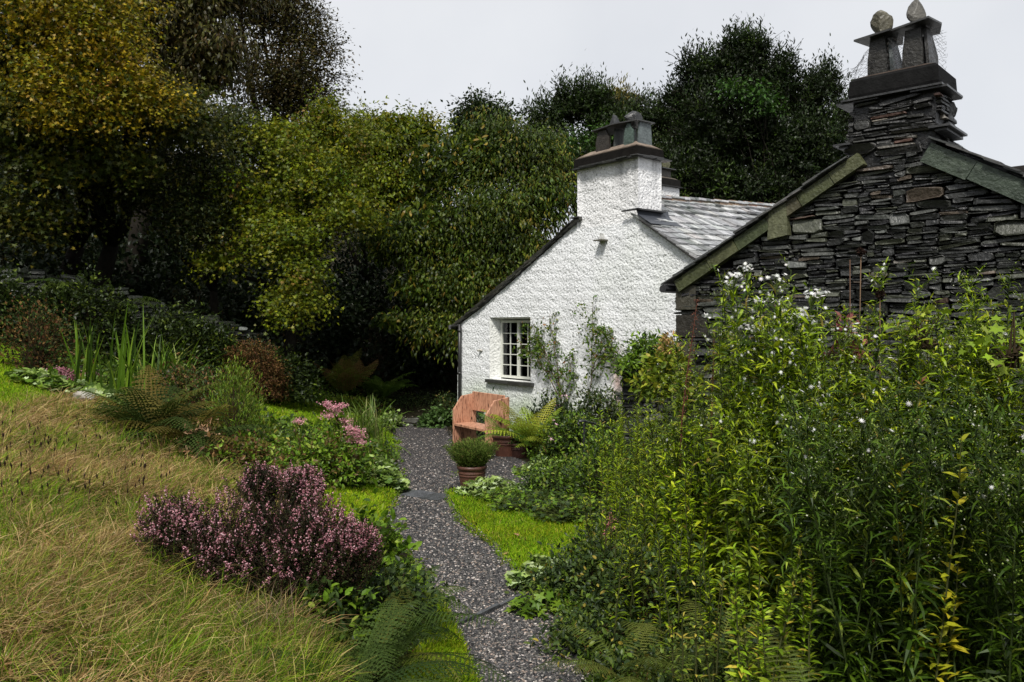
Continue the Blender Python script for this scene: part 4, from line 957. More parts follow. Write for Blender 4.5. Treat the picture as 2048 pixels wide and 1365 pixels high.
def shrub(p, label, rx, ry, rz, n, leaf, tm, pal, name='shrub', cat='shrub', group=None, droop=.1, stems=30, clr=.08, per=14, mat_=None, flowers=None, stemcol=(.05, .035, .02), z0=.1, upright=0.):
    """dome of leafy sprays round a base"""
    root = mk(name, p, label, cat, group); p = np.array(p, float); a = Acc()
    nc = max(6, n//per); d = rdir(nc); d[:, 2] = np.abs(d[:, 2])*1.0-.12; d = nrm(d)
    f = rng.uniform(.45, 1., nc)**.6*(1+.18*noise(d[:, 0]*3, d[:, 1]*3+d[:, 2]*2, 1.7, 1))
    Cn = p+np.array([0, 0, rz*z0])+d*f[:, None]*np.array([rx, ry, rz*(1-z0)])
    k = rng.integers(0, nc, n); off = rng.normal(size=(n, 3))*clr*np.array([1, 1, .6])+UP*upright*rng.uniform(-.5, 1.2, (n, 1))*clr*2
    P = Cn[k]+off; P[:, 2] = np.maximum(P[:, 2], T(P[:, 0], P[:, 1])+.01)
    X = d[k]*.7+rdir(n)*.8+UP*(.15-droop)+UP*upright*1.2; Z = UP+.5*d[k]+rng.normal(0, .45, (n, 3))
    tint = rng.uniform(.75, 1.25, (nc, 1))
    a.scatter(tm, P, X, Z, leaf*rng.uniform(.6, 1.25, n), pick(pal, n)*tint[k]); a.build('foliage', mat_ or M_leaf, root)
    if stems:
        b = Acc(); kk = rng.integers(0, nc, stems*4); A_ = np.repeat(p[None], len(kk), 0)+rng.normal(0, .03, (len(kk), 3))*np.array([1, 1, 0])*max(rx, .2)*3
        b.tubes(A_, Cn[kk], .006, .0018, np.array(stemcol), bend=np.array([0, 0, rz*.1])); b.build('stem', M_bark, root)
    if flowers:
        nf, fs, fp, ft, hi = flowers; b = Acc(); nh = max(1, nf//hi[1])
        kk = rng.choice(np.nonzero(d[:, 2] > hi[0])[0], nh); Hc = Cn[kk]+d[kk]*.05+UP*.03
        kq = rng.integers(0, nh, nf); P = Hc[kq]+rng.normal(size=(nf, 3))*hi[2]*np.array([1, 1, .5])
        for i in range(nf):
            b = Acc(); b.scatter(ft, P[i:i+1], rdir(1)*np.array([1, 1, .3]), UP+rng.normal(0, .4, (1, 3))+np.array([0, -.6, 0]), fs*rng.uniform(.7, 1.2, 1), pick(fp, 1)); b.build('flower', M_flower, root)
    return root
def palmclump(p, label, rx, ry, h, n, leaf, pal, tm=None, name='leafy_clump', cat='plant', group=None, flowers=None):
    root = mk(name, p, label, cat, group); p = np.array(p, float); a = Acc(); b = Acc()
    r_ = np.sqrt(rng.uniform(0, 1, n)); th = rng.uniform(0, 2*np.pi, n); dx = r_*np.cos(th); dy = r_*np.sin(th)
    x = p[0]+dx*rx; y = p[1]+dy*ry; g = T(x, y); z = g+h*(1-.65*r_**2)*rng.uniform(.35, 1.05, n)
    P = np.stack([x, y, z], -1); out = np.stack([dx, dy, 0*dx], -1)
    a.scatter(tm or T_palm, P, out+rdir(n)*.5+np.array([0, 0, -.15]), UP*1.1+out*.5+rng.normal(0, .3, (n, 3)), leaf*rng.uniform(.5, 1.2, n), pick(pal, n)); a.build('foliage', M_leaf, root)
    b.tubes(np.stack([p[0]+dx*rx*.6, p[1]+dy*ry*.6, T(p[0]+dx*rx*.6, p[1]+dy*ry*.6)], -1), P, .0025, .0015, np.array((.08, .10, .03)), bend=UP*.03); b.build('stem', M_matte, root)
    if flowers:
        nf, fs, fp, ft = flowers; c = Acc(); k = rng.integers(0, n, nf); Q = P[k]+UP*rng.uniform(.03, .18, (nf, 1))+rng.normal(0, .02, (nf, 3))
        c.scatter(ft, Q, rdir(nf), UP+np.array([0, -1, 0])+rng.normal(0, .4, (nf, 3)), fs*rng.uniform(.7, 1.2, nf), pick(fp, nf)); c.build('flower', M_flower, root)
        c = Acc(); c.tubes(P[k]-UP*.05, Q, .0016, .0012, np.array((.08, .11, .03))); c.build('flower_stalk', M_matte, root)
    return root
def blades(p, label, n, L_, w, pal, name='sword_leaved_plant', cat='plant', spread=.35, curv=.6, group=None, base=.08, azm=None, seg=7):
    root = mk(name, p, label, cat, group); p = np.array(p, float); a = Acc()
    az_ = rng.uniform(0, 2*np.pi, n) if azm is None else rng.normal(azm[0], azm[1], n)
    el0 = np.pi/2-np.abs(rng.normal(0, spread, n)); ln = L_*rng.uniform(.55, 1.1, n); cv = curv*rng.uniform(.4, 1.5, n)
    t = np.linspace(0, 1, seg); ang = el0[:, None]-cv[:, None]*t**1.5*2; ds = (ln/(seg-1))[:, None]
    h = np.concatenate([np.zeros((n, 1)), np.cumsum(np.cos(ang[:, :-1])*ds, 1)], 1); z = np.concatenate([np.zeros((n, 1)), np.cumsum(np.sin(ang[:, :-1])*ds, 1)], 1)
    D = np.stack([np.cos(az_), np.sin(az_), 0*az_], -1); sd0 = rng.uniform(0, 6.28, n)
    Sd = nrm(np.stack([-np.sin(az_), np.cos(az_), 0*az_], -1)+.3*rdir(n))
    b0 = p+np.stack([rng.normal(0, base, n), rng.normal(0, base, n), 0*az_], -1)
    P = b0[:, None]+h[..., None]*D[:, None]+z[..., None]*UP
    ww = w*np.array([.6, .95, 1, .95, .8, .5, .05])[:seg] if seg == 7 else w*np.sin(np.linspace(.6, 3.1, seg))
    ww = ww[None]*rng.uniform(.6, 1.2, (n, 1))
    V = np.stack([P-Sd[:, None]*ww[..., None]/2, P+Sd[:, None]*ww[..., None]/2], 2)  # n,seg,2,3
    q = np.array([[2*i, 2*i+1, 2*i+3, 2*i+2] for i in range(seg-1)]); F_ = (np.arange(n)*seg*2)[:, None, None]+q
    a.add(V.reshape(-1, 3), [F_.reshape(-1, 4)], np.repeat(pick(pal, n), seg*2, 0)); a.build('foliage', M_leaf, root, smooth=True)
    return root

# ------------------------------------------------------------------ trees
def limb_path(A_, B_, n=7, wob=.12, sag=.0):
    t = np.linspace(0, 1, n)[:, None]; L_ = np.linalg.norm(B_-A_)
    off = np.cumsum(rng.normal(0, wob*L_/n, (n, 3)), 0); off = off-t*off[-1]; off[0] = 0
    return A_+(B_-A_)*t+off+UP*(np.sin(t*np.pi)*sag*L_)
def tree(base, lobes, label, pal, leaf=.09, tm=T_dia, dens=1., per=26, clr=.28, droop=.2, name='tree', trunk_r=.16, barkc=(.014, .012, .009), flat=.45, group=None, twigs=True, shell=(.5, 1.05), upr=0., mat_=None, tips=0, big=1., core=110, gap=-.08):
    """lobes: (px, py, depth, rx, rz[, ry])"""
    base = np.array(base, float); root = mk(name, base, label, 'tree', group)
    a = Acc(); b = Acc()
    Lc = [at(l[0], l[1], l[2]) for l in lobes]; top = max(Lc, key=lambda v: v[2])
    fork = base+np.array([(np.mean([c[0] for c in Lc])-base[0])*.4, 0, (top[2]-base[2])*.36])
    b.tube(limb_path(base-UP*.3, fork, 6, .05), np.linspace(trunk_r*1.25, trunk_r*.8, 6), np.array(barkc), 9)
    for l, c in zip(lobes, Lc):
        rx, rz = l[3], l[4]; ry = l[5] if len(l) > 5 else (rx+rz)/2*.9
        Rv = np.array([rx, ry, rz]); lp = limb_path(fork, c, 8, .16, .04)
        b.tube(lp, np.linspace(trunk_r*.6, trunk_r*.16, 8), np.array(barkc), 6)
        area = (rx*rz+rx*ry+ry*rz)/3*4*np.pi; nc = int(area*13*dens)+6
        d = rdir(nc); f = rng.uniform(shell[0]**3, shell[1]**3, nc)**(1/3)*(1+.16*noise(d[:, 0]*4, d[:, 2]*4+d[:, 1]*3, 1.3, 0))
        Cn = c+d*f[:, None]*Rv
        gp = noise(Cn[:, 0]+.6*Cn[:, 1], Cn[:, 2], 2.1/big**.5, 2)+.35*noise(Cn[:, 0], Cn[:, 2]*1.6, 5, 1)+rng.normal(0, .12, nc) > gap; Cn = Cn[gp]; d = d[gp]; f = f[gp]; nc = len(Cn)
        if twigs:
            src = lp[rng.integers(4, 8, nc)]; 
            st = Cn-(Cn-src)*rng.uniform(.3, .9, (nc, 1))
            tk = rng.uniform(size=nc) < .5; b.tubes(st[tk], (Cn+d*clr*.6)[tk], .010*big, .0035*big, np.array(barkc), bend=rng.normal(0, .05, (int(tk.sum()), 3))*big)
        n = nc*per; k = np.repeat(np.arange(nc), per)
        pn = nrm(UP*.9+d*.5+rng.normal(0, .25, (nc, 3)))        # spray plane normal
        off = rng.normal(size=(n, 3))*clr; off -= (off*pn[k]).sum(-1, keepdims=True)*pn[k]*(1-flat)
        if upr: off = off*np.array([.4, .4, 1.])+UP*np.abs(off[:, 2:3])*.8
        P = Cn[k]+off
        X = nrm(off+1e-4)*.7+rdir(n)*.6-UP*droop+UP*upr; Z = pn[k]+rng.normal(0, .45, (n, 3))
        tint = rng.uniform(.5, 1.4, (nc, 1))
        hue = rng.normal(0, .06, (nc, 3))
        a.scatter(tm, P, X, Z, leaf*1.2*rng.uniform(.6, 1.3, n), np.clip((.62*pick(pal, nc)[k]+.38*pick(pal, n))*tint[k]*(1+hue[k]), .002, 1))
        ni = int(area*core); Q = c+rdir(ni)*(rng.uniform(0, 1, (ni, 1))**.45*.78)*Rv
        a.scatter(tm, Q, rdir(ni)-UP*droop, rdir(ni)+UP*.3, leaf*1.9*rng.uniform(.7, 1.2, ni), pick(pal, ni))
        if tips:
            m = int(nc*tips); s = rng.integers(0, nc, m); q = s
            E = Cn[q]+nrm(d[q]+rng.normal(0, .25, (m, 3))+UP*.2)*rng.uniform(.3, .8, (m, 1)); b.tubes(Cn[q], E, .007*big, .003*big, np.array(barkc), bend=UP*.04)
            w_ = rng.uniform(0, 1, (m*5, 1)); r5 = np.repeat(np.arange(m), 5); Pt = Cn[q][r5]+(E-Cn[q])[r5]*w_
            a.scatter(tm, Pt, rdir(m*5)-UP*droop, rdir(m*5)+UP, leaf*rng.uniform(.5, 1, m*5), pick(pal, m*5))
    b.build('trunk', M_bark, root, smooth=True); a.build('crown', mat_ or M_leaf, root)
    return root
def G(x, y): return (x, y, float(T(x, y)))
gold = [(4, (.25, .195, .006)), (3, (.16, .17, .006)), (3, (.40, .27, .015)), (3, (.05, .07, .006)), (.3, (.38, .20, .06))]
ygreen = [(4, (.12, .16, .006)), (3, (.18, .20, .008)), (3, (.05, .08, .006)), (.9, (.26, .22, .015)), (.2, (.34, .20, .05))]
brown = [(4, (.06, .05, .012)), (3, (.04, .045, .010)), (2, (.09, .06, .02)), (1, (.10, .10, .015))]
dark = [(5, (.020, .034, .010)), (3, (.030, .050, .012)), (1, (.05, .075, .018))]
vdark = [(5, (.010, .018, .006)), (2, (.018, .028, .008))]
cherry = [(5, (.045, .075, .008)), (3, (.075, .11, .010)), (1.4, (.14, .17, .015)), (.6, (.28, .20, .03)), (3, (.016, .030, .006))]
tree(G(-10.6, 18.), [(20, 60, 14.9, 1.3, 1.2), (20, 250, 14.6, 1.3, .8), (110, 340, 14.8, 1.2, .45), (250, 330, 15.2, 1., .5), (340, 240, 15.6, 1.1, .7), (-90, 180, 15, 1.4, 1.4), (150, 280, 14.8, 1., .5), (60, 430, 15.3, 1.2, .5)],
     'broadleaf tree in painted shade with yellow flecks at the left edge', [(5, (.035, .05, .007)), (3, (.07, .08, .008)), (1, (.17, .14, .012))], .075, T_maple, 1.0, 22, .26, .3, name='shade_maple_tree', trunk_r=.2)  # stands for the golden tree's shadowed parts, shade put into its leaf colours
tree(G(-9.6, 17.6), [(60, 20, 14.3, 1.0, .9), (170, 10, 14.6, 1.2, 1.), (190, 110, 14.5, 1.1, .7), (250, 180, 14.6, .9, .6), (110, 170, 14.2, 1.0, .55), (210, 240, 14.6, .8, .35), (100, 240, 14.1, .7, .3), (300, 210, 14.9, .7, .4)],
     'large golden yellow broadleaf tree filling the upper left corner', gold, .062, T_maple, 1.35, 28, .22, .3, name='golden_tree', trunk_r=.2)
tree(G(-9.5, 19.5), [(330, 10, 19.5, 1.9, 1.7), (400, 110, 19.5, 1.2, 1.2), (240, -90, 19.5, 2., 1.3), (420, -60, 20, 1.5, 1.3), (330, 180, 19, 1.4, .8)],
     'tall olive brown tree with hanging leaves behind the golden tree', brown, .12, T_lance, .9, 26, .30, .9, name='brown_leaved_tree', trunk_r=.25)
tree(G(-7.6, 24.5), [(520, 20, 24, 1.5, 1.8), (600, 120, 24, 1.2, 1.3), (580, 10, 24.5, .8, 1.1), (500, 160, 24, 1.5, 1.5), (480, -60, 24, 1.5, 1.5), (600, 210, 24, .9, .9)],
     'tall thin twiggy tree fraying against the sky left of centre', brown, .075, T_dia, .95, 28, .34, .1, name='twiggy_tree', trunk_r=.2, tips=1.6, big=1.3, core=34)
tree(G(-6.4, 17.5), [(400, 270, 17, 1.2, .9), (330, 360, 16.5, 1.2, .8), (440, 370, 16.8, 1.1, .9), (380, 450, 16.5, 1.2, .6), (250, 380, 16.5, .9, .7), (470, 250, 17.5, .9, .6)],
     'dark small leaved tree with a slim trunk below the golden tree', [(5, (.030, .045, .012)), (3, (.05, .07, .015)), (1, (.13, .13, .02)), (2, (.05, .045, .012))], .055, T_dia, 1.2, 30, .24, .1, name='small_leaved_tree', trunk_r=.1)
tree(G(-5.2, 18.2), [(560, 290, 17.5, 1.1, .7), (620, 360, 17.2, 1.1, .7), (500, 400, 16.8, .9, .7), (560, 470, 16.6, 1., .7), (600, 570, 16.4, .6, .6), (690, 430, 17, .9, .45), (430, 520, 16.5, .55, .3), (680, 290, 18, 1., .6), (570, 620, 16.2, .5, .35), (650, 230, 18, .5, .5)],
     'yellow green maple drooping over the bank left of centre', ygreen, .068, T_maple, 1.4, 26, .2, .5, name='maple_tree', trunk_r=.13)
tree(G(-4.6, 23.5), [(720, 290, 22.5, 1.1, .8), (790, 270, 22, 1.1, .75), (740, 380, 21.5, 1.3, .8), (650, 300, 23, 1., .8), (830, 270, 22.5, .9, .6), (800, 380, 22, 1.2, .9)],
     'yellowing tree peeking over the maple at the tree line', ygreen, .09, T_oval, 1.3, 26, .26, .3, name='yellowing_tree', trunk_r=.15, tips=.4, gap=-.5)
tree(G(-1.4, 21.5), [(880, 330, 21, 1.2, 1.1), (970, 300, 20.8, 1.2, 1.0), (1060, 310, 20.8, .95, .8), (860, 450, 20.3, 1.4, 1.), (980, 440, 20.2, 1.4, 1.), (1090, 400, 20.5, .9, .8), (840, 570, 19.8, 1.1, .6), (950, 560, 20, 1.2, .8), (1040, 520, 20.2, 1., .8), (780, 480, 20.3, .9, .8), (900, 660, 19.6, 1., .45), (800, 640, 19.6, .9, .35)],
     'big rounded tree with drooping pointed leaves behind the cottage gable', cherry, .105, T_lance, 1.3, 28, .27, .9, name='drooping_leaved_tree', trunk_r=.2, tips=.15)
tree(G(-1.5, 27), [(955, 235, 26, .5, .75), (1000, 240, 26, .5, .5), (930, 260, 26, .5, .5)], 'dark treetop rising just above the drooping leaved tree', dark, .10, T_dia, 1.6, 24, .25, 0, name='dark_tree', trunk_r=.12, tips=.4)
for i, (x, pk, lb) in enumerate(((3.6, [(1095, 255, 29, 1., .8), (1140, 210, 29, .6, .7), (1185, 215, 29, .7, 1.), (1130, 330, 28.5, 1.6, 1.2), (1220, 300, 29, 1., 1.2)], 'dark green yew with spiky tips left of the white chimney'),
                                 (5.2, [(1300, 250, 30, 1., .9), (1250, 250, 30, .8, .7), (1300, 360, 29, 1.4, 1.3), (1360, 270, 30, .9, 1.1)], 'dark green yew with uneven top right of the white chimney'))):
    tree(G(x, 30), pk, lb, [(5, (.018, .030, .008)), (3, (.030, .050, .010)), (.7, (.06, .11, .012))], .12, T_lance, 1., 38, .30, .1, name='yew_tree', trunk_r=.25, upr=.5, tips=.8, big=1.5, gap=-.4)
tree(G(9.3, 27), [(1480, 130, 26, .75, 1.), (1410, 150, 26, .8, .7), (1550, 190, 26, .8, .9), (1620, 220, 26, .7, 1.), (1460, 250, 25.5, 1.6, 1.2), (1580, 310, 25.5, 1.6, 1.2), (1400, 330, 25.5, 1.3, 1.), (1490, 390, 25.3, 2., .7), (1350, 400, 25.5, 1., .5), (1660, 300, 26, .7, 1.), (1690, 230, 26.5, .5, .6), (1360, 200, 26.5, .5, .5), (1500, 110, 26, .6, .6), (1650, 170, 26, .5, .5), (1560, 150, 26, .6, .6)],
     'massive near black yew towering behind the slate roof', [(6, (.013, .022, .006)), (3, (.022, .038, .008)), (.5, (.05, .09, .010))], .11, T_lance, 1.1, 44, .30, .1, name='yew_tree', trunk_r=.35, upr=.45, tips=.5, big=1.5, gap=-.35)
tree(G(9.3, 24.5), [(1500, 190, 24.2, .55, .4), (1460, 175, 24.3, .3, .3), (1530, 215, 24.2, .5, .3)], 'brighter green leafy tree showing through the big yew', [(3, (.035, .085, .010)), (1, (.02, .05, .008))], .11, T_oval, .7, 14, .2, .2, name='green_leaved_tree', trunk_r=.05, core=20)
tree(G(5.8, 37), [(1235, 205, 36, .9, .7), (1265, 205, 36, .6, .5), (1215, 230, 36, .6, .6)], 'distant yellow brown poplar top above the white chimney', [(3, (.16, .13, .03)), (1, (.10, .11, .02))], .14, T_lance, 1.3, 20, .3, -.4, name='poplar_tree', trunk_r=.2, upr=1.)
tree(G(4.5, 26), [(1150, 285, 25.5, .6, .4), (1205, 262, 25.5, .4, .3), (1110, 300, 25.5, .4, .3)], 'small mid green tree in front of the left yew', [(3, (.04, .09, .012)), (1, (.03, .06, .01))], .10, T_oval, 1., 14, .2, .1, name='green_leaved_tree', trunk_r=.05, core=20)
# dark understorey shrubs filling the wood edge, shade put into their leaf colour
us = [((-10.5, 19), 2.2, 2.4, 'understorey thicket in painted shade under the golden tree at the far left'), ((-8.3, 20), 2., 3.0, 'understorey thicket in painted shade behind the dry stone wall'), ((-6, 21.5), 2., 3.0, 'understorey thicket in painted shade behind the slim trunked tree'),
      ((-4, 22.5), 2., 3., 'understorey thicket in painted shade behind the maple'), ((-1.8, 24.2), 2., 3., 'understorey thicket in painted shade beneath the drooping leaved tree'), ((.8, 24.8), 2., 3., 'understorey thicket in painted shade close behind the cottage eaves'),
      ((-12.8, 20), 2.5, 4., 'black green holly thicket at the picture\'s left edge'), ((-3.6, 27), 3, 5., 'tall thicket in painted shade behind the yellowing tree'), ((-8.5, 26), 3.2, 6., 'tall thicket in painted shade behind the small leaved tree'), ((3.3, 27), 2.4, 5, 'tall thicket in painted shade behind the cottage chimney'), ((-13, 24), 3, 8, 'tall thicket in painted shade behind the golden tree')]
for (xy, r_, h_, lb) in us:
    p = G(*xy); shrub(p, lb, r_, r_*.8, h_, int(3800*r_*h_/4), .16, T_oval, vdark, name='shade_toned_thicket', cat='shrub', stems=25, clr=.3, per=16, group='shade coloured thickets at the wood edge')

# ------------------------------------------------------------------ planting left of the path
def heather():
    p = H(520, 1205); root = mk('heather_bush', p, 'broad pink flowering heather bush on the near left bank', 'heather'); a = Acc(); b = Acc(); c = Acc()
    d0 = p[1]; cen = [(430, 1085, .30, .30), (540, 1050, .32, .36), (620, 1080, .23, .30), (350, 1060, .20, .24), (695, 1100, .17, .22), (590, 1130, .28, .28), (480, 1130, .28, .25), (500, 985, .13, .16), (588, 985, .12, .13)]
    n = 4200; k = rng.integers(0, len(cen), n); CC = np.array([at(x, y, d0+(.1 if y < 1060 else -.02)) for (x, y, _, _) in cen]); RR = np.array([(r1, r1*.9, r2*.8) for (_, _, r1, r2) in cen])
    CC[7:] += np.array([0, .15, 0])
    d = rdir(n); d[:, 2] = d[:, 2]*.75+.3; d = nrm(d); Pt = CC[k]+d*RR[k]*rng.uniform(.66, 1.10, (n, 1))
    hk = noise(Pt[:, 0]*1.+Pt[:, 1], Pt[:, 2], 13, 1)+.5*noise(Pt[:, 0], Pt[:, 2], 27, 0)+rng.normal(0, .25, n) > -.22; Pt = Pt[hk]; d = d[hk]; n = len(Pt); X = nrm(d*.8+UP*.9+rdir(n)*.3); L_ = rng.uniform(.05, .13, n)*(1+.5*(rng.uniform(size=n) < .12)); B0 = Pt-X*L_[:, None]
    base = np.array(p)+rng.normal(0, .07, (n, 3))*np.array([1.4, 1, 0]); keep = rng.uniform(size=n) < .35
    b.tubes(base[keep], B0[keep], .004, .0015, np.array((.03, .02, .014)), bend=UP*.03)
    b.tubes(B0, Pt, .0018, .001, np.array((.05, .035, .02)))
    m = 20; u = rng.uniform(0, 1.05, (n, m, 1)); Q = B0[:, None]+u*(X*L_[:, None])[:, None]+rng.normal(0, .0042, (n, m, 3)); O = rdir(n*m)+np.repeat(X, m, 0)*.3
    kind = rng.uniform(size=n)[:, None] < (.70*sstep(-.1, .35, d[:, 2]))[:, None]; isf = (kind & (u[..., 0] > .25) & (rng.uniform(size=(n, m)) < .88)).ravel(); Q = Q.reshape(-1, 3)
    a.scatter(T_dia, Q[~isf], O[~isf], rdir((~isf).sum()), .011, pick([(3, (.03, .04, .012)), (2, (.05, .05, .015)), (1.5, (.07, .03, .025))], (~isf).sum()))
    c.scatter(T_oct, Q[isf], O[isf], rdir(isf.sum()), np.stack([np.full(isf.sum(), .0105), np.full(isf.sum(), .0065), np.full(isf.sum(), .0065)], -1)*rng.uniform(.7, 1.3, (isf.sum(), 1)), pick([(3, (.46, .19, .23)), (3, (.64, .35, .39)), (2, (.20, .07, .08)), (.5, (.74, .5, .54))], isf.sum()))
    # inner dark needles
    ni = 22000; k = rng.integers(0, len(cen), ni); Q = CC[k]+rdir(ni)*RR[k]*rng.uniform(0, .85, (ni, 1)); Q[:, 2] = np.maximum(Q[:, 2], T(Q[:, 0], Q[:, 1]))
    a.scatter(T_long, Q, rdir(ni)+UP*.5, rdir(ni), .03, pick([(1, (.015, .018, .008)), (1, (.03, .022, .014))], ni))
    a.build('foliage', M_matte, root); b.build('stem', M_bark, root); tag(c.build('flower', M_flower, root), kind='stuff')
heather()
LG = [(3, (.09, .17, .012)), (3, (.14, .23, .016)), (1, (.22, .28, .04)), (1, (.045, .085, .010))]
PG = [(3, (.18, .27, .05)), (3, (.30, .40, .11)), (1.5, (.44, .54, .28)), (2, (.07, .13, .02))]
YG = [(3, (.15, .2, .015)), (2, (.24, .26, .02)), (2, (.09, .14, .012)), (.6, (.35, .3, .06))]
DG = [(4, (.025, .045, .012)), (3, (.045, .075, .018)), (1, (.08, .11, .02))]
RB = [(3, (.10, .045, .02)), (3, (.14, .08, .025)), (2, (.07, .06, .018)), (1, (.2, .11, .04))]
# dead grassy hummock and leafy young growth beside the heather
blades(H(515, 1275), 'low hummock of dead straw below the heather', 520, .24, .0035, [(2, (.24, .16, .08)), (2, (.12, .08, .045)), (1, (.12, .13, .03)), (1, (.34, .26, .14))], 'dead_grass_tussock', 'tussock', spread=.9, curv=.9, base=.09)
shrub(H(745, 1190), 'leafy green perennial with pale serrated leaves right of the heather', .20, .17, .50, 900, .06, T_oval, LG, 'leafy_perennial', 'plant', stems=14, clr=.05, per=8, z0=.05)
shrub(H(660, 1270), 'low dark green leafy growth beneath the heather', .20, .17, .22, 900, .045, T_oval, LG+DG, 'leafy_perennial', 'plant', stems=10, clr=.05, per=9)
shrub(H(780, 1255), 'dark tangled foliage between heather and near ferns', .24, .2, .30, 1400, .04, T_dia, DG+[(1, (.10, .14, .02))], 'low_shrub', 'shrub', stems=14, clr=.06, per=10)
fern(H(760, 1330), 'big dark fern arching over the bottom left of the path', 18, .62, [(3, (.04, .07, .012)), (2, (.07, .10, .015)), (1, (.14, .15, .03))], elev=(.45, 1.2), npin=28, leaflets=10, wid=.17)
fern(H(700, 1400), 'dark fern at the bottom edge left of the path', 12, .5, [(3, (.03, .055, .012)), (2, (.05, .08, .015))], elev=(.4, 1.1), npin=22, leaflets=5)
fern(H(800, 1225), 'mid green fern leaning on the path right of the heather', 12, .42, [(3, (.06, .10, .015)), (2, (.10, .14, .02))], elev=(.5, 1.2), npin=20, leaflets=5)
# grey green shrubs and flowers of the middle bed
shrub(H(635, 962), 'rounded leafy hydrangea shrub with pink flower heads', .48, .38, .44, 4600, .055, T_oval, LG+[(2, (.10, .07, .02))], 'hydrangea_shrub', 'shrub', stems=60, clr=.10, per=14)
def pink_heads():
    root = mk('pink_flower_plant', H(700, 950), 'pink flat headed flowers on the right side of the middle bed', 'flowers'); b = Acc(); c = Acc()
    hs = [(655, 808), (668, 815), (672, 823), (683, 812), (655, 832), (688, 840), (692, 848), (700, 856), (705, 868), (716, 862), (722, 872), (712, 878), (722, 884), (706, 900), (708, 915), (598, 842), (700, 880)]
    b0 = np.array(root.location)
    for (x, y) in hs:
        p = at(x, y, 8.45+rng.uniform(-.1, .1)); n = 110
        Q = p+rng.normal(size=(n, 3))*np.array([.038, .03, .016]); a = Acc(); a.scatter(T_five, Q, rdir(n), UP+np.array([0, -.8, 0])+rng.normal(0, .4, (n, 3)), .018*rng.uniform(.7, 1.3, n), pick([(3, (.58, .27, .31)), (2, (.44, .15, .20)), (1, (.7, .42, .43))], n)); a.build('flower_head', M_flower, root)
        q = b0+np.array([(p[0]-b0[0])*.5, rng.normal(0, .05), .05]); b.tubes(q[None], p[None], .005, .003, np.array((.07, .09, .03)), bend=UP*.04)
        n = 60; Q = q+(p-q)*rng.uniform(.3, .92, (n, 1))+rng.normal(0, .04, (n, 3)); c.scatter(T_oval, Q, rdir(n), UP+rng.normal(0, .4, (n, 3)), .055*rng.uniform(.6, 1.2, n), pick(LG, n))
    b.build('stem', M_matte, root); c.build('foliage', M_leaf, root)
pink_heads()
palmclump(H(750, 965), 'pale silvery green geranium clump at the path edge', .36, .32, .26, 520, .105, PG, T_round, 'geranium_clump')
palmclump(H(585, 955), 'light green geranium clump behind the heather', .34, .25, .20, 330, .10, PG, T_palm, 'geranium_clump')
palmclump(H(670, 965), 'dark green low clump between the two pale geraniums', .30, .25, .16, 320, .07, LG+DG, T_palm, 'geranium_clump')
shrub(H(470, 950), 'bronze and green leafy perennials left of the hydrangea', .42, .36, .33, 2400, .05, T_oval, LG+RB, 'mixed_perennial', 'plant', stems=20, clr=.08, per=10)
shrub(H(505, 905), 'green bushy perennials behind the hydrangea', .30, .28, .34, 1700, .05, T_oval, LG+YG, 'mixed_perennial', 'plant', stems=20, clr=.08, per=10)
shrub(H(470, 905), 'upright feathery yellow green goldenrod above the dark fern', .28, .24, .98, 4600, .05, T_long, LG+[(3, (.16, .20, .02))], 'feathery_perennial', 'plant', stems=40, clr=.06, per=12, upright=.7)
shrub(H(400, 925), 'withered orange brown perennials beside the goldenrod', .22, .2, .40, 420, .06, T_lance, [(2, (.42, .24, .13)), (1, (.5, .33, .2)), (1, (.12, .11, .03))], 'withered_perennial', 'plant', stems=16, clr=.06, per=7, mat_=M_matte)
fern(H(300, 880), 'wide dark shaded fern in the left bed', 40, .95, [(3, (.030, .050, .008)), (2, (.06, .08, .012)), (1.2, (.13, .10, .02))], elev=(.7, 1.4), npin=22, leaflets=5)
fern(H(370, 905), 'dark shaded fern in front of the wide one', 26, 1.0, [(3, (.03, .05, .008)), (1, (.12, .10, .02))], elev=(.5, 1.2), npin=20, leaflets=4)
IG = [(3, (.09, .17, .012)), (2, (.15, .24, .018)), (2, (.04, .08, .010))]
blades(H(245, 812), 'tall upright sword leaved iris in the left bed', 26, 1.30, .038, IG, spread=.16, curv=.16, base=.12)
blades(H(170, 790), 'second sword leaved clump left of the tallest iris', 22, 1.0, .034, IG, spread=.18, curv=.12, base=.10)
blades(H(330, 815), 'arching strap leaved montbretia right of the iris', 240, 1.05, .024, IG+[(1, (.22, .24, .05))], 'strap_leaved_plant', spread=.55, curv=.55, base=.16)
blades(H(730, 885), 'arching grassy daylily leaves at the edge of the upper lawn', 230, .80, .020, [(3, (.08, .14, .015)), (2, (.13, .19, .03)), (1, (.26, .27, .10))], 'daylily_clump', spread=.6, curv=.65, base=.16)
palmclump(H(185, 800), 'pale leaved clump beside the grey boulder', .5, .35, .20, 330, .11, PG, T_round, 'geranium_clump')
palmclump(H(90, 775), 'blue green sedum clump with dusty pink heads at far left', .42, .3, .22, 240, .10, PG+LG, T_round, 'sedum_clump')
def sedum():
    root = mk('sedum_flowers', H(125, 770), 'dusty pink sedum flower heads above the left lawn', 'flowers'); a = Acc(); b = Acc(); d = root.location.y
    for (x, y) in ((108, 742), (122, 740), (132, 748), (140, 757), (118, 752), (184, 748)):
        p = at(x, y, d); n = 90; a = Acc(); a.scatter(T_oct, p+rng.normal(size=(n, 3))*np.array([.06, .05, .02]), rdir(n), UP, .022, pick([(1, (.45, .22, .25)), (1, (.3, .1, .13))], n)); a.build('flower_head', M_flower, root); b.tubes((p*np.array([1, 1, 0])+np.array([0, 0, float(T(p[0], p[1]))]))[None], p[None], .006, .004, np.array((.1, .14, .05)))
    b.build('stem', M_matte, root)
sedum()
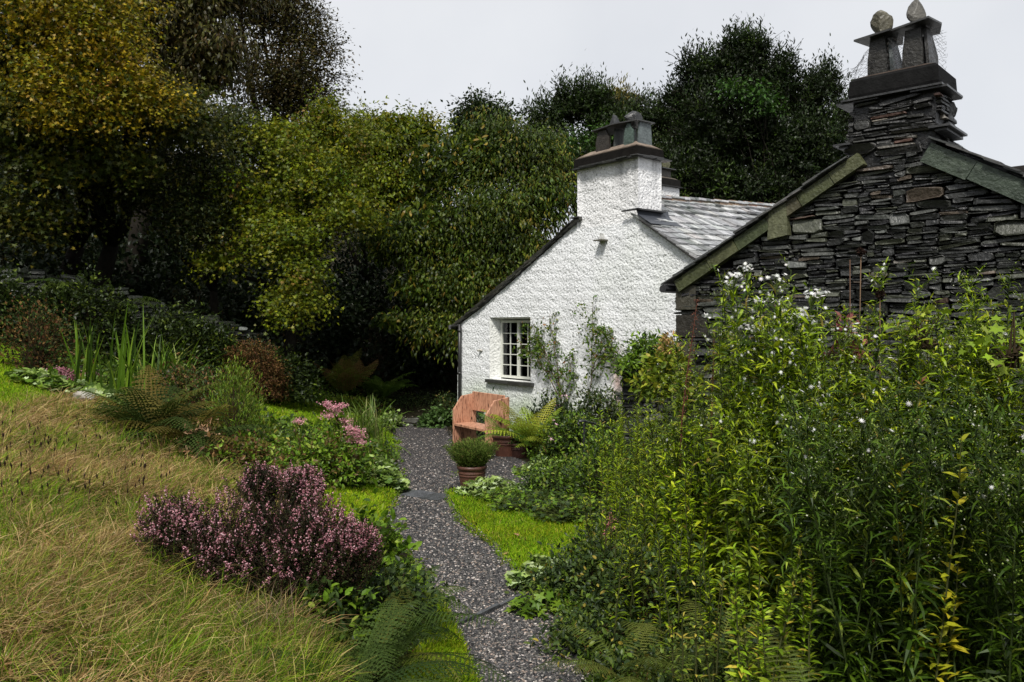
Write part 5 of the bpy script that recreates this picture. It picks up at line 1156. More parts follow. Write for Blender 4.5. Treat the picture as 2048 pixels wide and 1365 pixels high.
shrub(H(75, 745), 'brown twiggy bush at the left edge of the lawn', .5, .45, 1.0, 2600, .05, T_dia, RB+DG, 'brown_bush', 'shrub', stems=60, clr=.1, per=10, mat_=M_matte, upright=.4)
shrub(H(505, 800), 'rounded russet brown clipped shrub in the middle bed', .66, .6, 1.18, 12000, .045, T_dia, RB, 'russet_shrub', 'shrub', stems=90, clr=.08, per=14, mat_=M_matte)
shrub(H(400, 770), 'green and yellow leaved rose bush behind the strap leaves', .95, .7, 1.15, 8000, .07, T_oval, LG+[(1.2, (.32, .28, .05)), (2, (.04, .07, .02))], 'yellow_leaved_bush', 'shrub', stems=60, clr=.12, per=12)
shrub(H(430, 745), 'big leaved green plant at the back of the left bed', .7, .5, 1.25, 1500, .15, T_palm, LG+[(2, (.05, .10, .03))], 'big_leaved_plant', 'plant', stems=30, clr=.12, per=6)
shrub(H(300, 730), 'loose dark shrub at the foot of the dry stone wall', 1.1, .7, 1.1, 5000, .07, T_oval, DG+[(1, (.10, .13, .02))], 'low_shrub', 'shrub', stems=40, clr=.15, per=12)
shrub(H(120, 690), 'loose green weeds below the dry stone wall', 1.2, .6, 1.0, 4500, .07, T_oval, DG+[(1.4, (.08, .12, .02))], 'low_shrub', 'shrub', stems=40, clr=.15, per=12)
shrub(H(380, 850), 'dark bushy perennials between the strap leaves and the goldenrod', .5, .45, .75, 3600, .05, T_oval, DG+RB+[(2, (.08, .13, .015))], 'mixed_perennial', 'plant', stems=20, clr=.09, per=10)
for (x, y, hh, lb) in ((-9.7, 14.5, 1.35, 'dark ivy mound hiding the left part of the dry stone wall'), (-8.1, 15.0, 1.6, 'dark ivy mound in front of the middle of the dry stone wall'), (-6.5, 15.6, 1.5, 'dark ivy mound at the right end of the dry stone wall'), (-5.2, 16.4, 1.15, 'dark ivy mound between the dry stone wall and the russet shrub')):
    p = G(x, y); shrub(p, lb, 1.15, .6, hh, 6500, .085, T_oval, [(4, (.018, .030, .007)), (3, (.035, .055, .010)), (.8, (.10, .14, .015))], 'ivy_mound', 'shrub', stems=20, clr=.14, per=12)
fern(at(120, 565, 15.2), 'green fern hanging from the top of the dry stone wall', 26, .6, [(3, (.05, .09, .015)), (2, (.09, .13, .02))], elev=(-.5, .4), curv=(.6, 1.4), npin=18, leaflets=3)
fern(at(250, 600, 16.2), 'second fern spilling down the right end of the dry stone wall', 22, .8, [(3, (.05, .09, .015)), (2, (.08, .12, .02))], elev=(-.5, .4), curv=(.6, 1.4), npin=18, leaflets=3)
fern(H(690, 790), 'tall bronze green fern behind the upper lawn', 32, 1.25, [(3, (.15, .15, .03)), (3, (.22, .13, .05)), (2, (.16, .20, .03)), (1, (.28, .15, .07))], elev=(.95, 1.45), curv=(.5, 1.2), npin=22, leaflets=4)
fern(H(765, 800), 'green fern against the dark wood at the path bend', 20, 1.1, [(3, (.09, .16, .02)), (1, (.14, .19, .03))], elev=(.9, 1.4), npin=22, leaflets=4)
fern(H(570, 790), 'fresh green fern between russet shrub and bronze fern', 14, .8, [(3, (.09, .20, .02)), (1, (.09, .16, .02))], elev=(.5, 1.1), npin=18, leaflets=3)
shrub(H(590, 805), 'low green bed of small white and pink flowers above the upper lawn', .85, .35, .32, 3800, .05, T_oval, LG, 'flowering_groundcover', 'plant', stems=10, clr=.08, per=10, flowers=(60, .05, [(1, (.6, .5, .5)), (1, (.5, .2, .22))], T_five, (.2, 2, .03)))
shrub(H(690, 818), 'low green leaves at the foot of the bronze fern', .6, .3, .3, 2200, .05, T_oval, LG+YG, 'flowering_groundcover', 'plant', stems=8, clr=.08, per=10)
shrub(H(785, 850), 'small pale leaved plant at the far bend of the path', .28, .22, .25, 420, .08, T_palm, PG, 'leafy_perennial', 'plant', stems=8, clr=.06, per=6)
shrub(H(875, 855), 'glossy green hosta like plant left of the bench', .38, .3, .42, 700, .13, T_oval, [(2, (.07, .13, .03)), (2, (.10, .17, .05))], 'leafy_perennial', 'plant', stems=8, clr=.06, per=6)
shrub(H(890, 850), 'dark small leaved shrub in shade left of the cottage corner', .35, .3, .75, 2200, .045, T_dia, DG+[(.5, (.2, .15, .04))], 'low_shrub', 'shrub', stems=20, clr=.08, per=10)
shrub(H(840, 812), 'dark mossy bank plants under the trees beyond the path', 1.6, .5, .28, 2600, .05, T_dia, DG, 'bank_plants', 'plant', stems=0, clr=.15, per=10)

# ------------------------------------------------------------------ planting round the cottage
def potted():
    root = mk('lavender_plant', POT1, 'bushy green lavender growing in the near terracotta pot', 'lavender'); a = Acc(); b = Acc()
    n = 620; th = rng.uniform(0, 6.28, n); r_ = np.sqrt(rng.uniform(0, 1, n)); D = np.stack([r_*np.cos(th)*.75, r_*np.sin(th)*.75, np.full(n, 1.)], -1); D = nrm(D+rng.normal(0, .1, (n, 3)))
    L_ = rng.uniform(.18, .35, n); B0 = POT1+np.stack([r_*np.cos(th), r_*np.sin(th), 0*r_], -1)*.10; E = B0+D*L_[:, None]
    b.tubes(B0, E, .002, .001, pick([(1, (.08, .11, .03))], n)); m = 22; u = rng.uniform(.15, 1, (n, m, 1)); Q = (B0[:, None]+u*(E-B0)[:, None]).reshape(-1, 3); X = np.repeat(D, m, 0)*.9+rdir(n*m)*.7
    a.scatter(T_long, Q, X, rdir(n*m), .042*rng.uniform(.6, 1.2, n*m), pick([(3, (.09, .14, .02)), (2, (.14, .19, .035)), (1, (.05, .08, .015)), (.4, (.2, .16, .05))], n*m))
    a.build('foliage', M_matte, root); b.build('stem', M_matte, root)
    fern(POT2, 'bright green fern growing in the pot beside the bench', 10, .60, [(3, (.10, .20, .02)), (2, (.15, .25, .03))], elev=(.3, 1.1), curv=(.8, 1.5), npin=20, leaflets=4)
    shrub(POT3, 'small grey green leafed plant in the low dark pot', .2, .18, .16, 900, .035, T_oval, [(2, (.08, .14, .04)), (1, (.12, .18, .05))], 'potted_plant', 'plant', stems=6, clr=.04, per=8)
potted()
YF = [(3, (.18, .25, .02)), (3, (.26, .31, .03)), (1, (.36, .36, .05))]
fern(H(1062, 903), 'tall yellow green fern right of the bench', 14, 1.05, YF, elev=(.9, 1.4), curv=(.7, 1.4), npin=20, leaflets=4, wid=.17)
fern(H(1080, 912), 'yellow green fern leaning right beside the pink anemones', 13, 1.05, YF, elev=(.8, 1.3), curv=(.9, 1.5), npin=20, leaflets=4)
shrub(H(1030, 870), 'dark large leaved hellebore under the cottage window', .55, .45, .95, 750, .17, T_lance, [(3, (.018, .035, .014)), (1, (.03, .055, .02))], 'dark_leaved_plant', 'plant', stems=20, clr=.12, per=6)
shrub(at(1100, 800, 14)+np.array([0, 0, -.9]), 'dark leafy perennial against the white wall right of the window', .5, .4, .9, 1500, .12, T_lance, [(3, (.02, .035, .014)), (1, (.04, .065, .02))], 'dark_leaved_plant', 'plant', stems=20, clr=.12, per=6)
shrub(H(970, 850), 'thin pink lychnis stems against the wall behind the bench', .35, .2, 1.05, 700, .04, T_long, [(1, (.10, .12, .05)), (1, (.16, .14, .08))], 'slender_flower_plant', 'flowers', stems=30, clr=.08, per=7, upright=.8, flowers=(46, .035, [(1, (.55, .25, .35))], T_five, (.1, 2, .04)))
shrub(H(1140, 918), 'pink Japanese anemones on dark leafy stems by the handrail', .40, .35, .66, 3400, .06, T_oval, DG+LG, 'anemone_plant', 'flowers', stems=50, clr=.1, per=11, flowers=(34, .062, [(3, (.68, .42, .5)), (1, (.75, .55, .6))], T_five, (.05, 1, .03)))
shrub(H(1112, 892), 'pale pink anemones flowering above the dark leaves left of the handrail', .3, .3, 1.05, 900, .06, T_oval, DG+LG, 'anemone_plant', 'flowers', stems=40, clr=.1, per=10, flowers=(26, .065, [(3, (.70, .45, .52)), (1, (.75, .55, .6))], T_five, (.3, 2, .05)))
shrub(H(1200, 900), 'dark leafy mass behind the handrail', .6, .5, 1.0, 4200, .06, T_oval, DG+[(1, (.10, .12, .02))], 'low_shrub', 'shrub', stems=40, clr=.1, per=12)
palmclump(H(985, 990), 'pale lobed leaved clump below the near terracotta pot', .36, .28, .20, 330, .105, PG, T_maple, 'geranium_clump')
palmclump(H(1090, 950), 'light green strawberry leaved clump right of the gravel', .42, .35, .18, 480, .075, LG+PG, T_palm, 'geranium_clump')
palmclump(H(1150, 940), 'light green clump at the foot of the handrail', .35, .3, .18, 330, .075, LG+YG, T_palm, 'geranium_clump')
palmclump(H(1080, 1020), 'mixed low leaves along the back of the right lawn', .5, .3, .18, 620, .06, LG+DG, T_palm, 'leafy_groundcover')
palmclump(H(1160, 1040), 'mixed low leaves at the right end of the lawn', .45, .35, .22, 620, .06, LG+DG+[(1, (.2, .2, .03))], T_palm, 'leafy_groundcover')
palmclump(H(1010, 1002), 'green leaves between the pale clump and the lawn', .3, .2, .13, 260, .06, LG, T_palm, 'leafy_groundcover')
shrub(H(1120, 1000), 'bushy green catmint behind the right lawn', .45, .35, .42, 2800, .045, T_oval, LG+DG, 'bushy_perennial', 'plant', stems=20, clr=.08, per=10)
shrub(H(1215, 1020), 'tall green meadow rue right of the lawn', .4, .35, .75, 4200, .04, T_oval, LG+DG, 'bushy_perennial', 'plant', stems=50, clr=.08, per=12, upright=.3)
shrub(H(958, 868), 'dark low shrub in the gap between bench and cottage wall', .40, .3, .72, 2600, .06, T_oval, DG, 'low_shrub', 'shrub', stems=14, clr=.07, per=10)
def climber(s0, z0, pts, lab, leafn):
    root = mk('climbing_rose', CF(np.array([[s0, -.08, z0]]))[0], lab, 'climbing rose'); a = Acc(); b = Acc()
    for path in pts:
        P = CF(np.array([(s, -.07-.03*abs(math.sin(5*z)), z) for (s, z) in path])); k = np.linspace(0, len(P)-1, 12); P = np.stack([np.interp(k, np.arange(len(P)), P[:, i]) for i in range(3)], -1)+rng.normal(0, .012, (12, 3))
        b.tube(P, np.linspace(.011, .003, 12), np.array((.10, .07, .045)), 5)
        n = leafn*2; u = rng.uniform(.2, 1, n)*11; i0 = np.minimum(u.astype(int), 10); f = (u-i0)[:, None]; Q = P[i0]*(1-f)+P[i0+1]*f; E = Q+rng.normal(0, 1, (n, 3))*np.array([.13, .05, .12])
        b.tubes(Q, E, .0022, .001, np.array((.09, .08, .04))); m = 6; r5 = np.repeat(np.arange(n), m); LQ = Q[r5]+(E-Q)[r5]*rng.uniform(.4, 1.15, (n*m, 1))+rng.normal(0, .02, (n*m, 3))
        LQ = LQ+CF.r*(-.02)
        a.scatter(T_oval, LQ, rdir(n*m)-UP*.5, rdir(n*m)-CF.r*.8, .055*rng.uniform(.6, 1.3, n*m), pick([(3, (.06, .12, .015)), (2, (.11, .18, .02)), (1, (.17, .20, .03)), (.25, (.3, .15, .06))], n*m))
    a.build('foliage', M_leaf, root); b.build('cane', M_bark, root)
climber(3.55, -.3, [[(3.5, -.3), (3.4, .5), (3.1, .9), (2.75, 1.35), (2.6, 1.75)], [(3.5, -.3), (3.35, .8), (3.2, 1.3), (3.1, 1.85)], [(3.45, .3), (3.0, .8), (2.6, 1.1), (2.35, 1.2)], [(3.4, .5), (2.9, 1.25), (2.55, 1.45)], [(3.45, .2), (3.7, .75), (3.62, 1.1)]], 'arching climbing rose growing across the right side of the cottage window', 26)
climber(4.0, -.3, [[(3.85, -.2), (4.15, .5), (4.25, 1.0), (4.22, 1.6), (4.25, 2.05)], [(4.22, .9), (4.5, 1.3), (4.85, 1.25)], [(4.2, .8), (4.55, 1.1), (4.95, 1.0), (5.1, .95)], [(4.24, 1.3), (4.45, 1.55), (4.7, 1.45)]], 'slender climbing rose trained up the bare white wall', 24)

# ------------------------------------------------------------------ planting right of the path
def aster(seed, nst, Hh, spread, white, label, group, loc, leafc, ft=1.):
    root = mk('aster_clump', loc, label, 'flowers', group); a = Acc(); b = Acc(); c = Acc(); p0 = np.array(loc, float)
    for s in range(nst):
        th = rng.uniform(0, 6.28); r_ = spread*math.sqrt(rng.uniform()); h = Hh*rng.uniform(.72, 1.03); lean = rng.normal(0, .11, 2)
        B = p0+np.array([r_*math.cos(th), r_*math.sin(th), -.02]); E = B+np.array([lean[0]*h+r_*.3*math.cos(th), lean[1]*h+r_*.3*math.sin(th), h]); n = 9
        P = limb_path(B, E, n, .02); b.tube(P, np.linspace(.0045, .002, n), np.array((.05, .075, .02))*rng.uniform(.7, 1.2), 4, cap=False)
        f = lambda u: np.stack([np.interp(u*(n-1), np.arange(n), P[:, i]) for i in range(3)], -1)
        ft = rng.uniform(.6, 1.35); m = int(115*h); u = rng.uniform(.10, .98, m); Q = f(u); az_ = np.arange(m)*2.4; az_ = az_+rng.normal(0, .5, m); X = np.stack([np.cos(az_), np.sin(az_), rng.uniform(-.35, 1.0, m)], -1); sl_ = (.125-.060*u)*rng.uniform(.55, 1.3, m)
        a.scatter(T_long, Q, X, UP+rng.normal(0, .35, (m, 3)), np.stack([sl_, sl_*(.62 if p0[1] < 3.4 else .9), sl_*rng.uniform(.6, 2.4, m)], -1), pick(leafc, m)*ft)
        nb = rng.integers(9, 16); ub = rng.uniform(.55, 1, nb); Q = f(ub); az_ = rng.uniform(0, 6.28, nb); lb = rng.uniform(.07, .24, nb)*(1.4-ub)*1.5
        D = nrm(np.stack([np.cos(az_)*.7, np.sin(az_)*.7, np.full(nb, .85)], -1)); E2 = Q+D*lb[:, None]
        b.tubes(Q, E2, .0018, .001, np.array((.08, .11, .03)), bend=-UP*.008)
        m = nb*9; k = np.repeat(np.arange(nb), 9); uu = rng.uniform(.1, 1, (m, 1)); Q2 = Q[k]+(E2-Q)[k]*uu
        a.scatter(T_long, Q2, rdir(m)+D[k]*.6, UP+rng.normal(0, .4, (m, 3)), .038*rng.uniform(.6, 1.3, m), pick(leafc, m)*ft)
        m = nb*4; k = np.repeat(np.arange(nb), 4); Q3 = E2[k]+rng.normal(0, .018, (m, 3))-D[k]*rng.uniform(0, .06, (m, 1))
        op = (rng.uniform(size=m) < (.34 if white > .8 else .02)) & (ub[k] > .82)
        c.scatter(T_oct, Q3[~op], rdir((~op).sum()), UP, .0068*rng.uniform(.7, 1.4, (~op).sum()), pick([(3, (.22, .30, .06)), (1.3, (.50, .52, .38)), (2, (.14, .20, .03))], (~op).sum()))
        c.scatter(T_daisy, Q3[op], rdir(op.sum()), UP+np.array([0, -1.2, 0])+rng.normal(0, .5, (op.sum(), 3)), .024*rng.uniform(.8, 1.25, op.sum()), pick([(1, (.80, .80, .78))], op.sum()))
    a.build('foliage', M_leaf, root); b.build('stem', M_matte, root); tag(c.build('flower', M_flower, root), kind='stuff'); return root
AL = [(4, (.15, .23, .006)), (3, (.25, .36, .010)), (3, (.035, .07, .005)), (2, (.38, .44, .02)), (.2, (.30, .22, .05))]
AY = [(3, (.13, .19, .015)), (2, (.18, .23, .02)), (2, (.08, .12, .012)), (.7, (.3, .26, .05))]
def ztop(px, py, d): return at(px, py, d)
specs = [(1490, 540, 4.7, 9, 1), (1540, 545, 4.4, 10, 1), (1610, 590, 4.3, 10, 1), (1590, 640, 3.9, 9, .9), (1440, 660, 5.0, 8, .5), (1680, 650, 4.2, 9, .5), (1750, 640, 4.0, 9, .4), (1815, 625, 3.9, 9, .5), (1880, 590, 4.0, 9, .3), (1930, 550, 4.0, 6, .3), (1990, 600, 3.7, 9, .3), (2050, 560, 3.7, 8, .3),
         (1640, 760, 3.3, 9, .3), (1760, 780, 3.1, 9, .2), (1880, 740, 3.0, 9, .2), (2010, 760, 2.8, 8, .2), (1520, 800, 3.9, 9, .3), (1380, 800, 5.0, 8, .2), (2100, 700, 3.0, 7, .2), (2190, 600, 3.6, 8, .3), (2330, 620, 3.4, 8, .3), (2260, 720, 2.8, 7, .2)]
ORD = [w+' from the left' for w in ('first', 'second', 'third', 'fourth', 'fifth', 'sixth', 'seventh', 'eighth', 'ninth', 'tenth', 'eleventh', 'twelfth', 'thirteenth', 'fourteenth')]
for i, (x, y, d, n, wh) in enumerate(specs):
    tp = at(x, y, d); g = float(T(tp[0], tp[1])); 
    kd = lambda q: 0 if q[4] > .8 else (1 if q[2] > 3.35 else 2)
    same = sorted(q[0] for q in specs if kd(q) == kd((x, y, d, n, wh))); rk = ORD[same.index(x)]
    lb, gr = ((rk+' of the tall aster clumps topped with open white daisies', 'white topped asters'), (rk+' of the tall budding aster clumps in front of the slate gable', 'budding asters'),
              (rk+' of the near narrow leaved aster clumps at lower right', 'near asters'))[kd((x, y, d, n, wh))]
    aster(i, n+5, tp[2]-g, .20, wh, lb, gr, (tp[0], tp[1], g), ([(4, (.04, .08, .006)), (2, (.09, .16, .010)), (3, (.018, .036, .004)), (.5, (.2, .26, .03))] if d < 3.35 else AL if i % 4 else AL+AY))  # near clumps take deeper greens, the bed's shade put into leaf colour
# yellowing loosestrife, feathery growth and shrubs between lawn and asters
def leafy_stems(p, label, n, h, pal, leaf=.09, spread=.15, tm=T_lance, name='leafy_stemmed_plant', cat='plant', per=60, group=None, tips=None):
    root = mk(name, p, label, cat, group); a = Acc(); b = Acc(); p = np.array(p, float)
    for s in range(n):
        th = rng.uniform(0, 6.28); r_ = spread*math.sqrt(rng.uniform()); hh = h*rng.uniform(.7, 1.05); B = p+np.array([r_*math.cos(th), r_*math.sin(th), 0]); E = B+np.array([rng.normal(0, .08)*hh, rng.normal(0, .08)*hh, hh])
        P = limb_path(B, E, 8, .04); b.tube(P, np.linspace(.005, .002, 8), np.array((.08, .09, .03)), 4, cap=False)
        u = rng.uniform(.1, 1, per)**.8; Q = np.stack([np.interp(u*7, np.arange(8), P[:, i]) for i in range(3)], -1); az_ = rng.uniform(0, 6.28, per)
        X = np.stack([np.cos(az_), np.sin(az_), rng.uniform(-.2, .9, per)+u*.5], -1); a.scatter(tm, Q, X, UP+rng.normal(0, .3, (per, 3)), leaf*(1.15-.5*u)*rng.uniform(.7, 1.2, per), pick(pal, per)*rng.uniform(.6, 1.35))
    a.build('foliage', M_leaf, root); b.build('stem', M_matte, root); return root
def gpt(px, py_top, d):
    t_ = at(px, py_top, d); g = float(T(t_[0], t_[1])); return (t_[0], t_[1], g), t_[2]-g
for (x, y, d, n, pal, lf, lb) in (
    (1425, 700, 5.6, 9, AY, .085, 'yellow green leafy stems against the corner of the slate building'),
    (1405, 830, 5.2, 10, AL+AY, .07, 'mixed green leafy stems below the brown seed spike'),
    (1330, 800, 6.3, 14, AL, .07, 'feathery deep green stems left of the brown seed spike'),
    (1270, 790, 6.8, 14, AL, .065, 'feathery deep green stems in front of the garden wall'),
    (1255, 850, 6.5, 12, AL, .06, 'fine leaved green stems right of the handrail'),
    (1290, 900, 5.4, 14, AL, .065, 'soft green leafy stems in the middle of the right bed'),
    (1370, 930, 4.8, 14, AL, .07, 'soft green leafy stems in front of the brown seed spike'),
    (1450, 900, 4.3, 13, AL, .075, 'deep green leafy stems left of the asters'),
    (1265, 990, 4.8, 12, AL+DG, .055, 'shaded fine leaved stems right of the lawn end'),
    (1320, 1040, 4.0, 14, DG+AL, .06, 'dark leafy stems in the lower right bed')):
    p, h = gpt(x, y, d); leafy_stems(p, lb, n+6, h, pal, lf, .30, T_long if lf < .072 else T_lance, per=int(110*max(h, .7)))
p, h = gpt(1550, 1075, 3.0); leafy_stems(p, 'bright yellow green loosestrife standing out in the dark lower right', 12, h, [(3, (.16, .26, .012)), (2, (.26, .34, .02)), (.5, (.40, .32, .04))], .052, .15, T_lance, 'yellow_loosestrife', per=110)
def white_heads():
    hs = [(1466, 552), (1494, 536), (1474, 568), (1552, 556), (1622, 590), (1642, 584), (1590, 630), (1604, 622), (1618, 634), (1610, 652), (1520, 600), (1480, 655), (1700, 660)]
    g = at(1560, 600, 4.3); g[2] = float(T(g[0], g[1])); root = mk('aster_clump', g, 'aster stems carrying the densest heads of open white daisies left of the slate gable middle', 'flowers', 'white topped asters'); b = Acc(); f = Acc()
    for (x, y) in hs:
        p = at(x, y, 4.25+rng.uniform(-.15, .2)); q = np.array([p[0]*.9+g[0]*.1, p[1], float(T(p[0], p[1]))]); P = limb_path(q, p, 8, .02); b.tube(P, np.linspace(.004, .002, 8), np.array((.06, .09, .02)), 4, cap=False)
        n = 14; Q = p+rng.normal(size=(n, 3))*np.array([.024, .024, .011]); c = Acc(); c.scatter(T_daisy, Q, rdir(n)*np.array([1, 1, .3]), UP*1.1+np.array([0, -1, 0])+rng.normal(0, .4, (n, 3)), .028*rng.uniform(.8, 1.2, n), pick([(1, (.82, .82, .80))], n)*.95); c.build('flower_head', M_flower, root)
        b.tubes(np.repeat(p[None]-UP*.07, n, 0), Q, .0015, .001, np.array((.08, .11, .03)))
        n = 90; u = rng.uniform(.3, .97, (n, 1)); A_ = np.stack([np.interp(u[:, 0]*7, np.arange(8), P[:, i]) for i in range(3)], -1); f.scatter(T_long, A_, rdir(n)+UP*.5, UP+rng.normal(0, .3, (n, 3)), .085*rng.uniform(.6, 1.2, n), pick(AL, n))
    b.build('stem', M_matte, root); f.build('foliage', M_leaf, root)
white_heads()
p, h = gpt(1885, 880, 2.9); leafy_stems(p, 'yellowing leafy stems standing in the dark right foreground asters', 4, h, [(3, (.26, .27, .015)), (2, (.36, .31, .02)), (1, (.12, .16, .012))], .075, .07, T_lance, 'yellow_loosestrife', per=60)
p, h = gpt(1755, 700, 3.9); leafy_stems(p, 'withered orange and yellow stems among the budding asters', 5, h, [(2, (.40, .22, .08)), (2, (.36, .30, .04)), (1, (.24, .09, .05))], .07, .10, T_lance, 'withered_perennial', per=60)
shrub(at(1692, 680, 4.3)+np.array([0, 0, -.12]), 'dark red curled dying leaves on stalks before the slate wall', .09, .09, .26, 120, .07, T_lance, [(2, (.12, .03, .03)), (1, (.30, .10, .09))], 'withered_perennial', 'plant', stems=6, clr=.03, per=8)
shrub(at(2020, 660, 3.4)+np.array([0, 0, -.16]), 'bright yellow green vine leaves at the right edge of the picture', .16, .16, .26, 60, .06, T_palm, [(3, (.17, .26, .015)), (1, (.30, .38, .04))], 'vine', 'plant', stems=8, clr=.06, per=4)
shrub(at(1850, 640, 3.9)+np.array([0, 0, -.14]), 'lime green flat leaf heads before the slate wall', .13, .13, .2, 110, .04, T_palm, [(3, (.22, .30, .02)), (1, (.32, .38, .05))], 'lime_leaved_plant', 'plant', stems=8, clr=.05, per=6)
p, h = gpt(1375, 1130, 3.3); leafy_stems(p, 'small yellow green leafy shoots with yellow lower leaves beside the near ferns', 6, h, [(2, (.16, .22, .02)), (1, (.4, .33, .05)), (2, (.07, .11, .015))], .045, .13, T_lance, 'yellow_loosestrife', per=34)
shrub(at(1300, 720, 10.8)+np.array([0, 0, -.25]), 'green ferny growth on top of the garden wall', .42, .32, .55, 2400, .10, T_lance, LG+[(1, (.04, .07, .015))], 'wall_top_plant', 'plant', stems=10, clr=.09, per=9)
shrub(at(1335, 735, 9.6)+np.array([0, 0, -.35]), 'yellow green broad leaves beside the slate building corner', .30, .25, .5, 700, .10, T_oval, YG, 'wall_top_plant', 'plant', stems=10, clr=.08, per=7)
shrub(at(1340, 690, 9.7)+np.array([0, 0, -.1]), 'pale orange withered fern tips on the garden wall', .12, .12, .22, 160, .08, T_lance, [(1, (.45, .28, .12)), (1, (.3, .25, .06))], 'withered_fern', 'fern', stems=4, clr=.04, per=8, mat_=M_matte)
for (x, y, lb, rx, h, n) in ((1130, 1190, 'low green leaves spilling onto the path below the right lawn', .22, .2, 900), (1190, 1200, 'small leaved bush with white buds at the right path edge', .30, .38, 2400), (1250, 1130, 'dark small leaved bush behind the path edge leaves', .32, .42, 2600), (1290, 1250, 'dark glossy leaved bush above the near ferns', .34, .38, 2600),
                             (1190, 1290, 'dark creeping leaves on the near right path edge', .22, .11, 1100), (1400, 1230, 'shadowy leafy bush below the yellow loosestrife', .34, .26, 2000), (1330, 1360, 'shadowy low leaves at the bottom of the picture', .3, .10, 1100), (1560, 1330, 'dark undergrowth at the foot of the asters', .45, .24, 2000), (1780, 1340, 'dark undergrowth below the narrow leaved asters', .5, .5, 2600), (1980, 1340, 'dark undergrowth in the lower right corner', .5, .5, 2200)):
    p = H(x, y); shrub(p, lb, rx, rx*.85, h, int(n*1.3), .033, T_oval, DG+[(2, (.08, .13, .015)), (.7, (.16, .22, .03)), (.25, (.30, .24, .04))], 'low_shrub', 'shrub', stems=14, clr=.06, per=10)  # undergrowth greens kept deep, the lower bed's shade put into their colour
palmclump(H(1085, 1165), 'pale round leaved lady\'s mantle at the right path edge', .22, .17, .16, 130, .09, PG, T_round, 'ladys_mantle_clump')
palmclump(H(1080, 1225), 'light green lobed leaves overhanging the right path edge', .17, .15, .13, 110, .08, LG, T_palm, 'ladys_mantle_clump')
FY = [(2, (.11, .14, .025)), (2, (.15, .17, .035)), (1, (.08, .11, .02))]
fern(H(1265, 1372), 'yellow green fern at the bottom right of the path', 10, .46, FY, elev=(.5, 1.2), npin=26, leaflets=11, wid=.2)
fern(H(1430, 1350), 'green fern with long arching fronds under the yellow loosestrife', 11, .62, FY, elev=(.6, 1.2), npin=28, leaflets=11, wid=.19)
p, h = gpt(1700, 1260, 2.45); fern(p, 'upright shaded fern in front of the asters', 9, .62, [(2, (.08, .11, .025)), (1, (.11, .13, .03))], elev=(1.0, 1.4), curv=(.5, 1.2), npin=30, leaflets=12, wid=.17)
fern(H(1560, 1400), 'shaded fern at the bottom edge below the loosestrife', 8, .45, [(2, (.06, .09, .02)), (1, (.10, .12, .03))], elev=(.6, 1.2), npin=26, leaflets=10)
def spike(pxb, pyb, pxt, pyt, d, label, col=(.13, .05, .03), name='seed_spike', n=260, r_=.02):
    A_ = at(pxb, pyb, d); B_ = at(pxt, pyt, d-.1); g = np.array([A_[0]-.03, A_[1], float(T(A_[0], A_[1]))]); root = mk(name, g, label, 'seed head'); a = Acc(); b = Acc()
    P = np.concatenate([[g], limb_path(A_, B_, 8, .03)]); b.tube(P, np.linspace(.006, .002, 9), np.array(col)*1.1, 5, cap=False); Q = A_+(B_-A_)*rng.uniform(0, 1, (n, 1))+rng.normal(0, r_*.5, (n, 3))
    a.scatter(T_oct, Q, rdir(n), UP, np.stack([np.full(n, .011), np.full(n, .006), np.full(n, .006)], -1), pick([(2, col), (1, tuple(np.array(col)*2)), (1, tuple(np.array(col)*.4))], n)); a.build('seed_capsule', M_matte, root); b.build('stem', M_matte, root)
spike(1362, 880, 1394, 600, 5.0, 'tall brown foxglove seed spike in front of the slate corner', (.16, .065, .045))
spike(1425, 780, 1428, 655, 5.0, 'short brown seed spike right of the tall one', (.16, .09, .04), n=60)
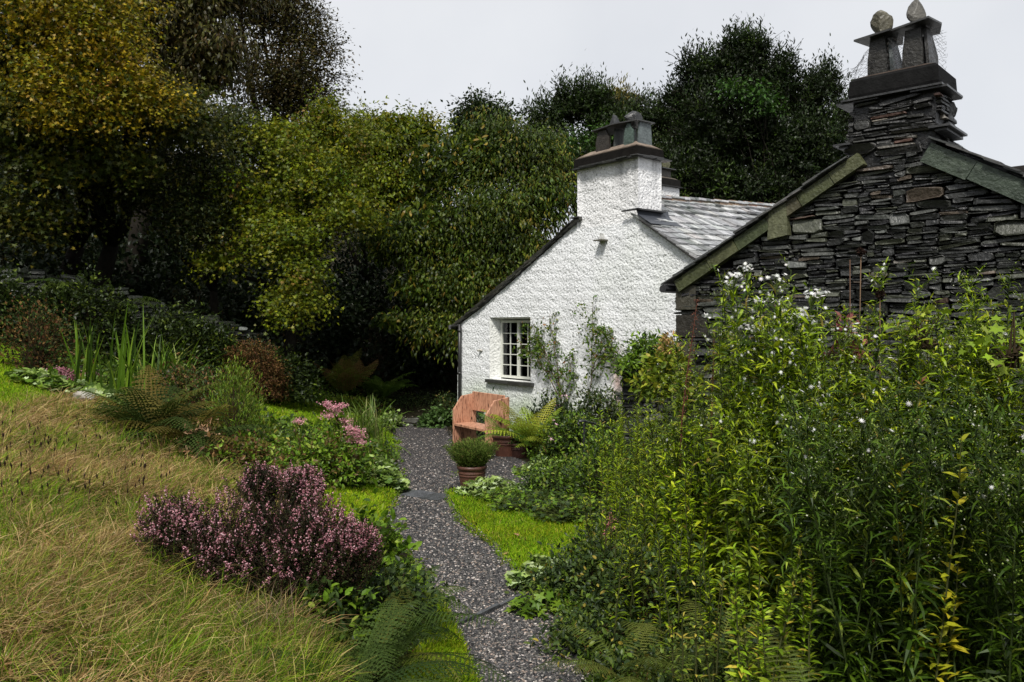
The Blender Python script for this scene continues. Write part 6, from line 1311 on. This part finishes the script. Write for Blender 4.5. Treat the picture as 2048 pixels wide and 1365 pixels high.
for (x, y, d, lb) in ((1722, 505, 4.4, 'taller black round seed head on a stalk in front of the slate wall'), (1760, 588, 4.3, 'lower black round seed head on a stalk in front of the slate wall')):
    p = at(x, y, d); g = np.array([p[0]-.02, d, float(T(p[0], d))]); root = mk('round_seed_head', g, lb, 'seed head'); a = Acc(); n = 260; a.scatter(T_dia, p+rdir(n)*.016, rdir(n), rdir(n), .016, pick([(1, (.02, .013, .01)), (1, (.045, .025, .018))], n)); a.add(*rough_rock(p, (.036, .036, .034), (.012, .009, .008), 3, 1)); a.build('head', M_matte, root)
    a = Acc(); a.tube(limb_path(g, p, 7, .01), .0028, np.array((.30, .20, .13)), 5); a.build('stem', M_matte, root)
for (x, y, d, lb) in ((1700, 520, 4.5, 'bare stalk left of the taller round seed head'), (1735, 645, 4.4, 'bare stalk below the round seed heads'), (1855, 612, 4.2, 'bare stalk right of the round seed heads')):
    p = at(x, y, d); g = np.array([p[0], d, float(T(p[0], d))]); a = Acc(); a.tube(limb_path(g, p, 7, .012), .003, np.array((.22, .13, .09)), 5); tag(a.build('bare_stalk', M_matte), lb, 'stalk')
# pink spike in the dark right bed and fallen leaves
spike(1212, 1075, 1222, 1030, 4.9, 'dull pink flower spike at the right end of the lawn', (.42, .16, .18), 'pink_flower_spike', 120, .03)
fl = [(1033, 1078, (.5, .25, .15)), (1150, 1085, (.35, .16, .09)), (620, 1290, (.3, .2, .05)), (870, 835, (.5, .4, .3)), (860, 820, (.5, .45, .4)), (838, 825, (.5, .4, .3)), (1010, 1115, (.35, .25, .08)), (930, 1050, (.3, .2, .08)), (745, 1255, (.5, .25, .06))]
lbs = ['pinkish fallen leaf lying in the middle of the right lawn', 'brown fallen leaf near the shaded end of the right lawn', 'yellow fallen leaf by the dark ferns', 'pale fallen leaf nearest the bench on the shaded ground', 'pale fallen leaf at the back of the shaded ground', 'pale fallen leaf by the mossy kerb', 'yellow brown fallen leaf near the lawn tip', 'small brown leaf at the left tip of the right lawn', 'orange fallen leaf on the fern beside the heather']
for (x, y, c), lb in zip(fl, lbs):
    p = H(x, y); a = Acc(); a.scatter(T_maple, np.array([p+np.array([0, 0, .035])]), rdir(1)*np.array([1, 1, .1]), UP+rng.normal(0, .2, 3)+np.array([0, -.3, 0]), np.array([.06]), np.array([c])); tag(a.build('fallen_leaf', M_leaf), lb, 'leaf', 'fallen leaves')
print('verts', sum(len(o.data.vertices) for o in bpy.data.objects if o.type == 'MESH'))
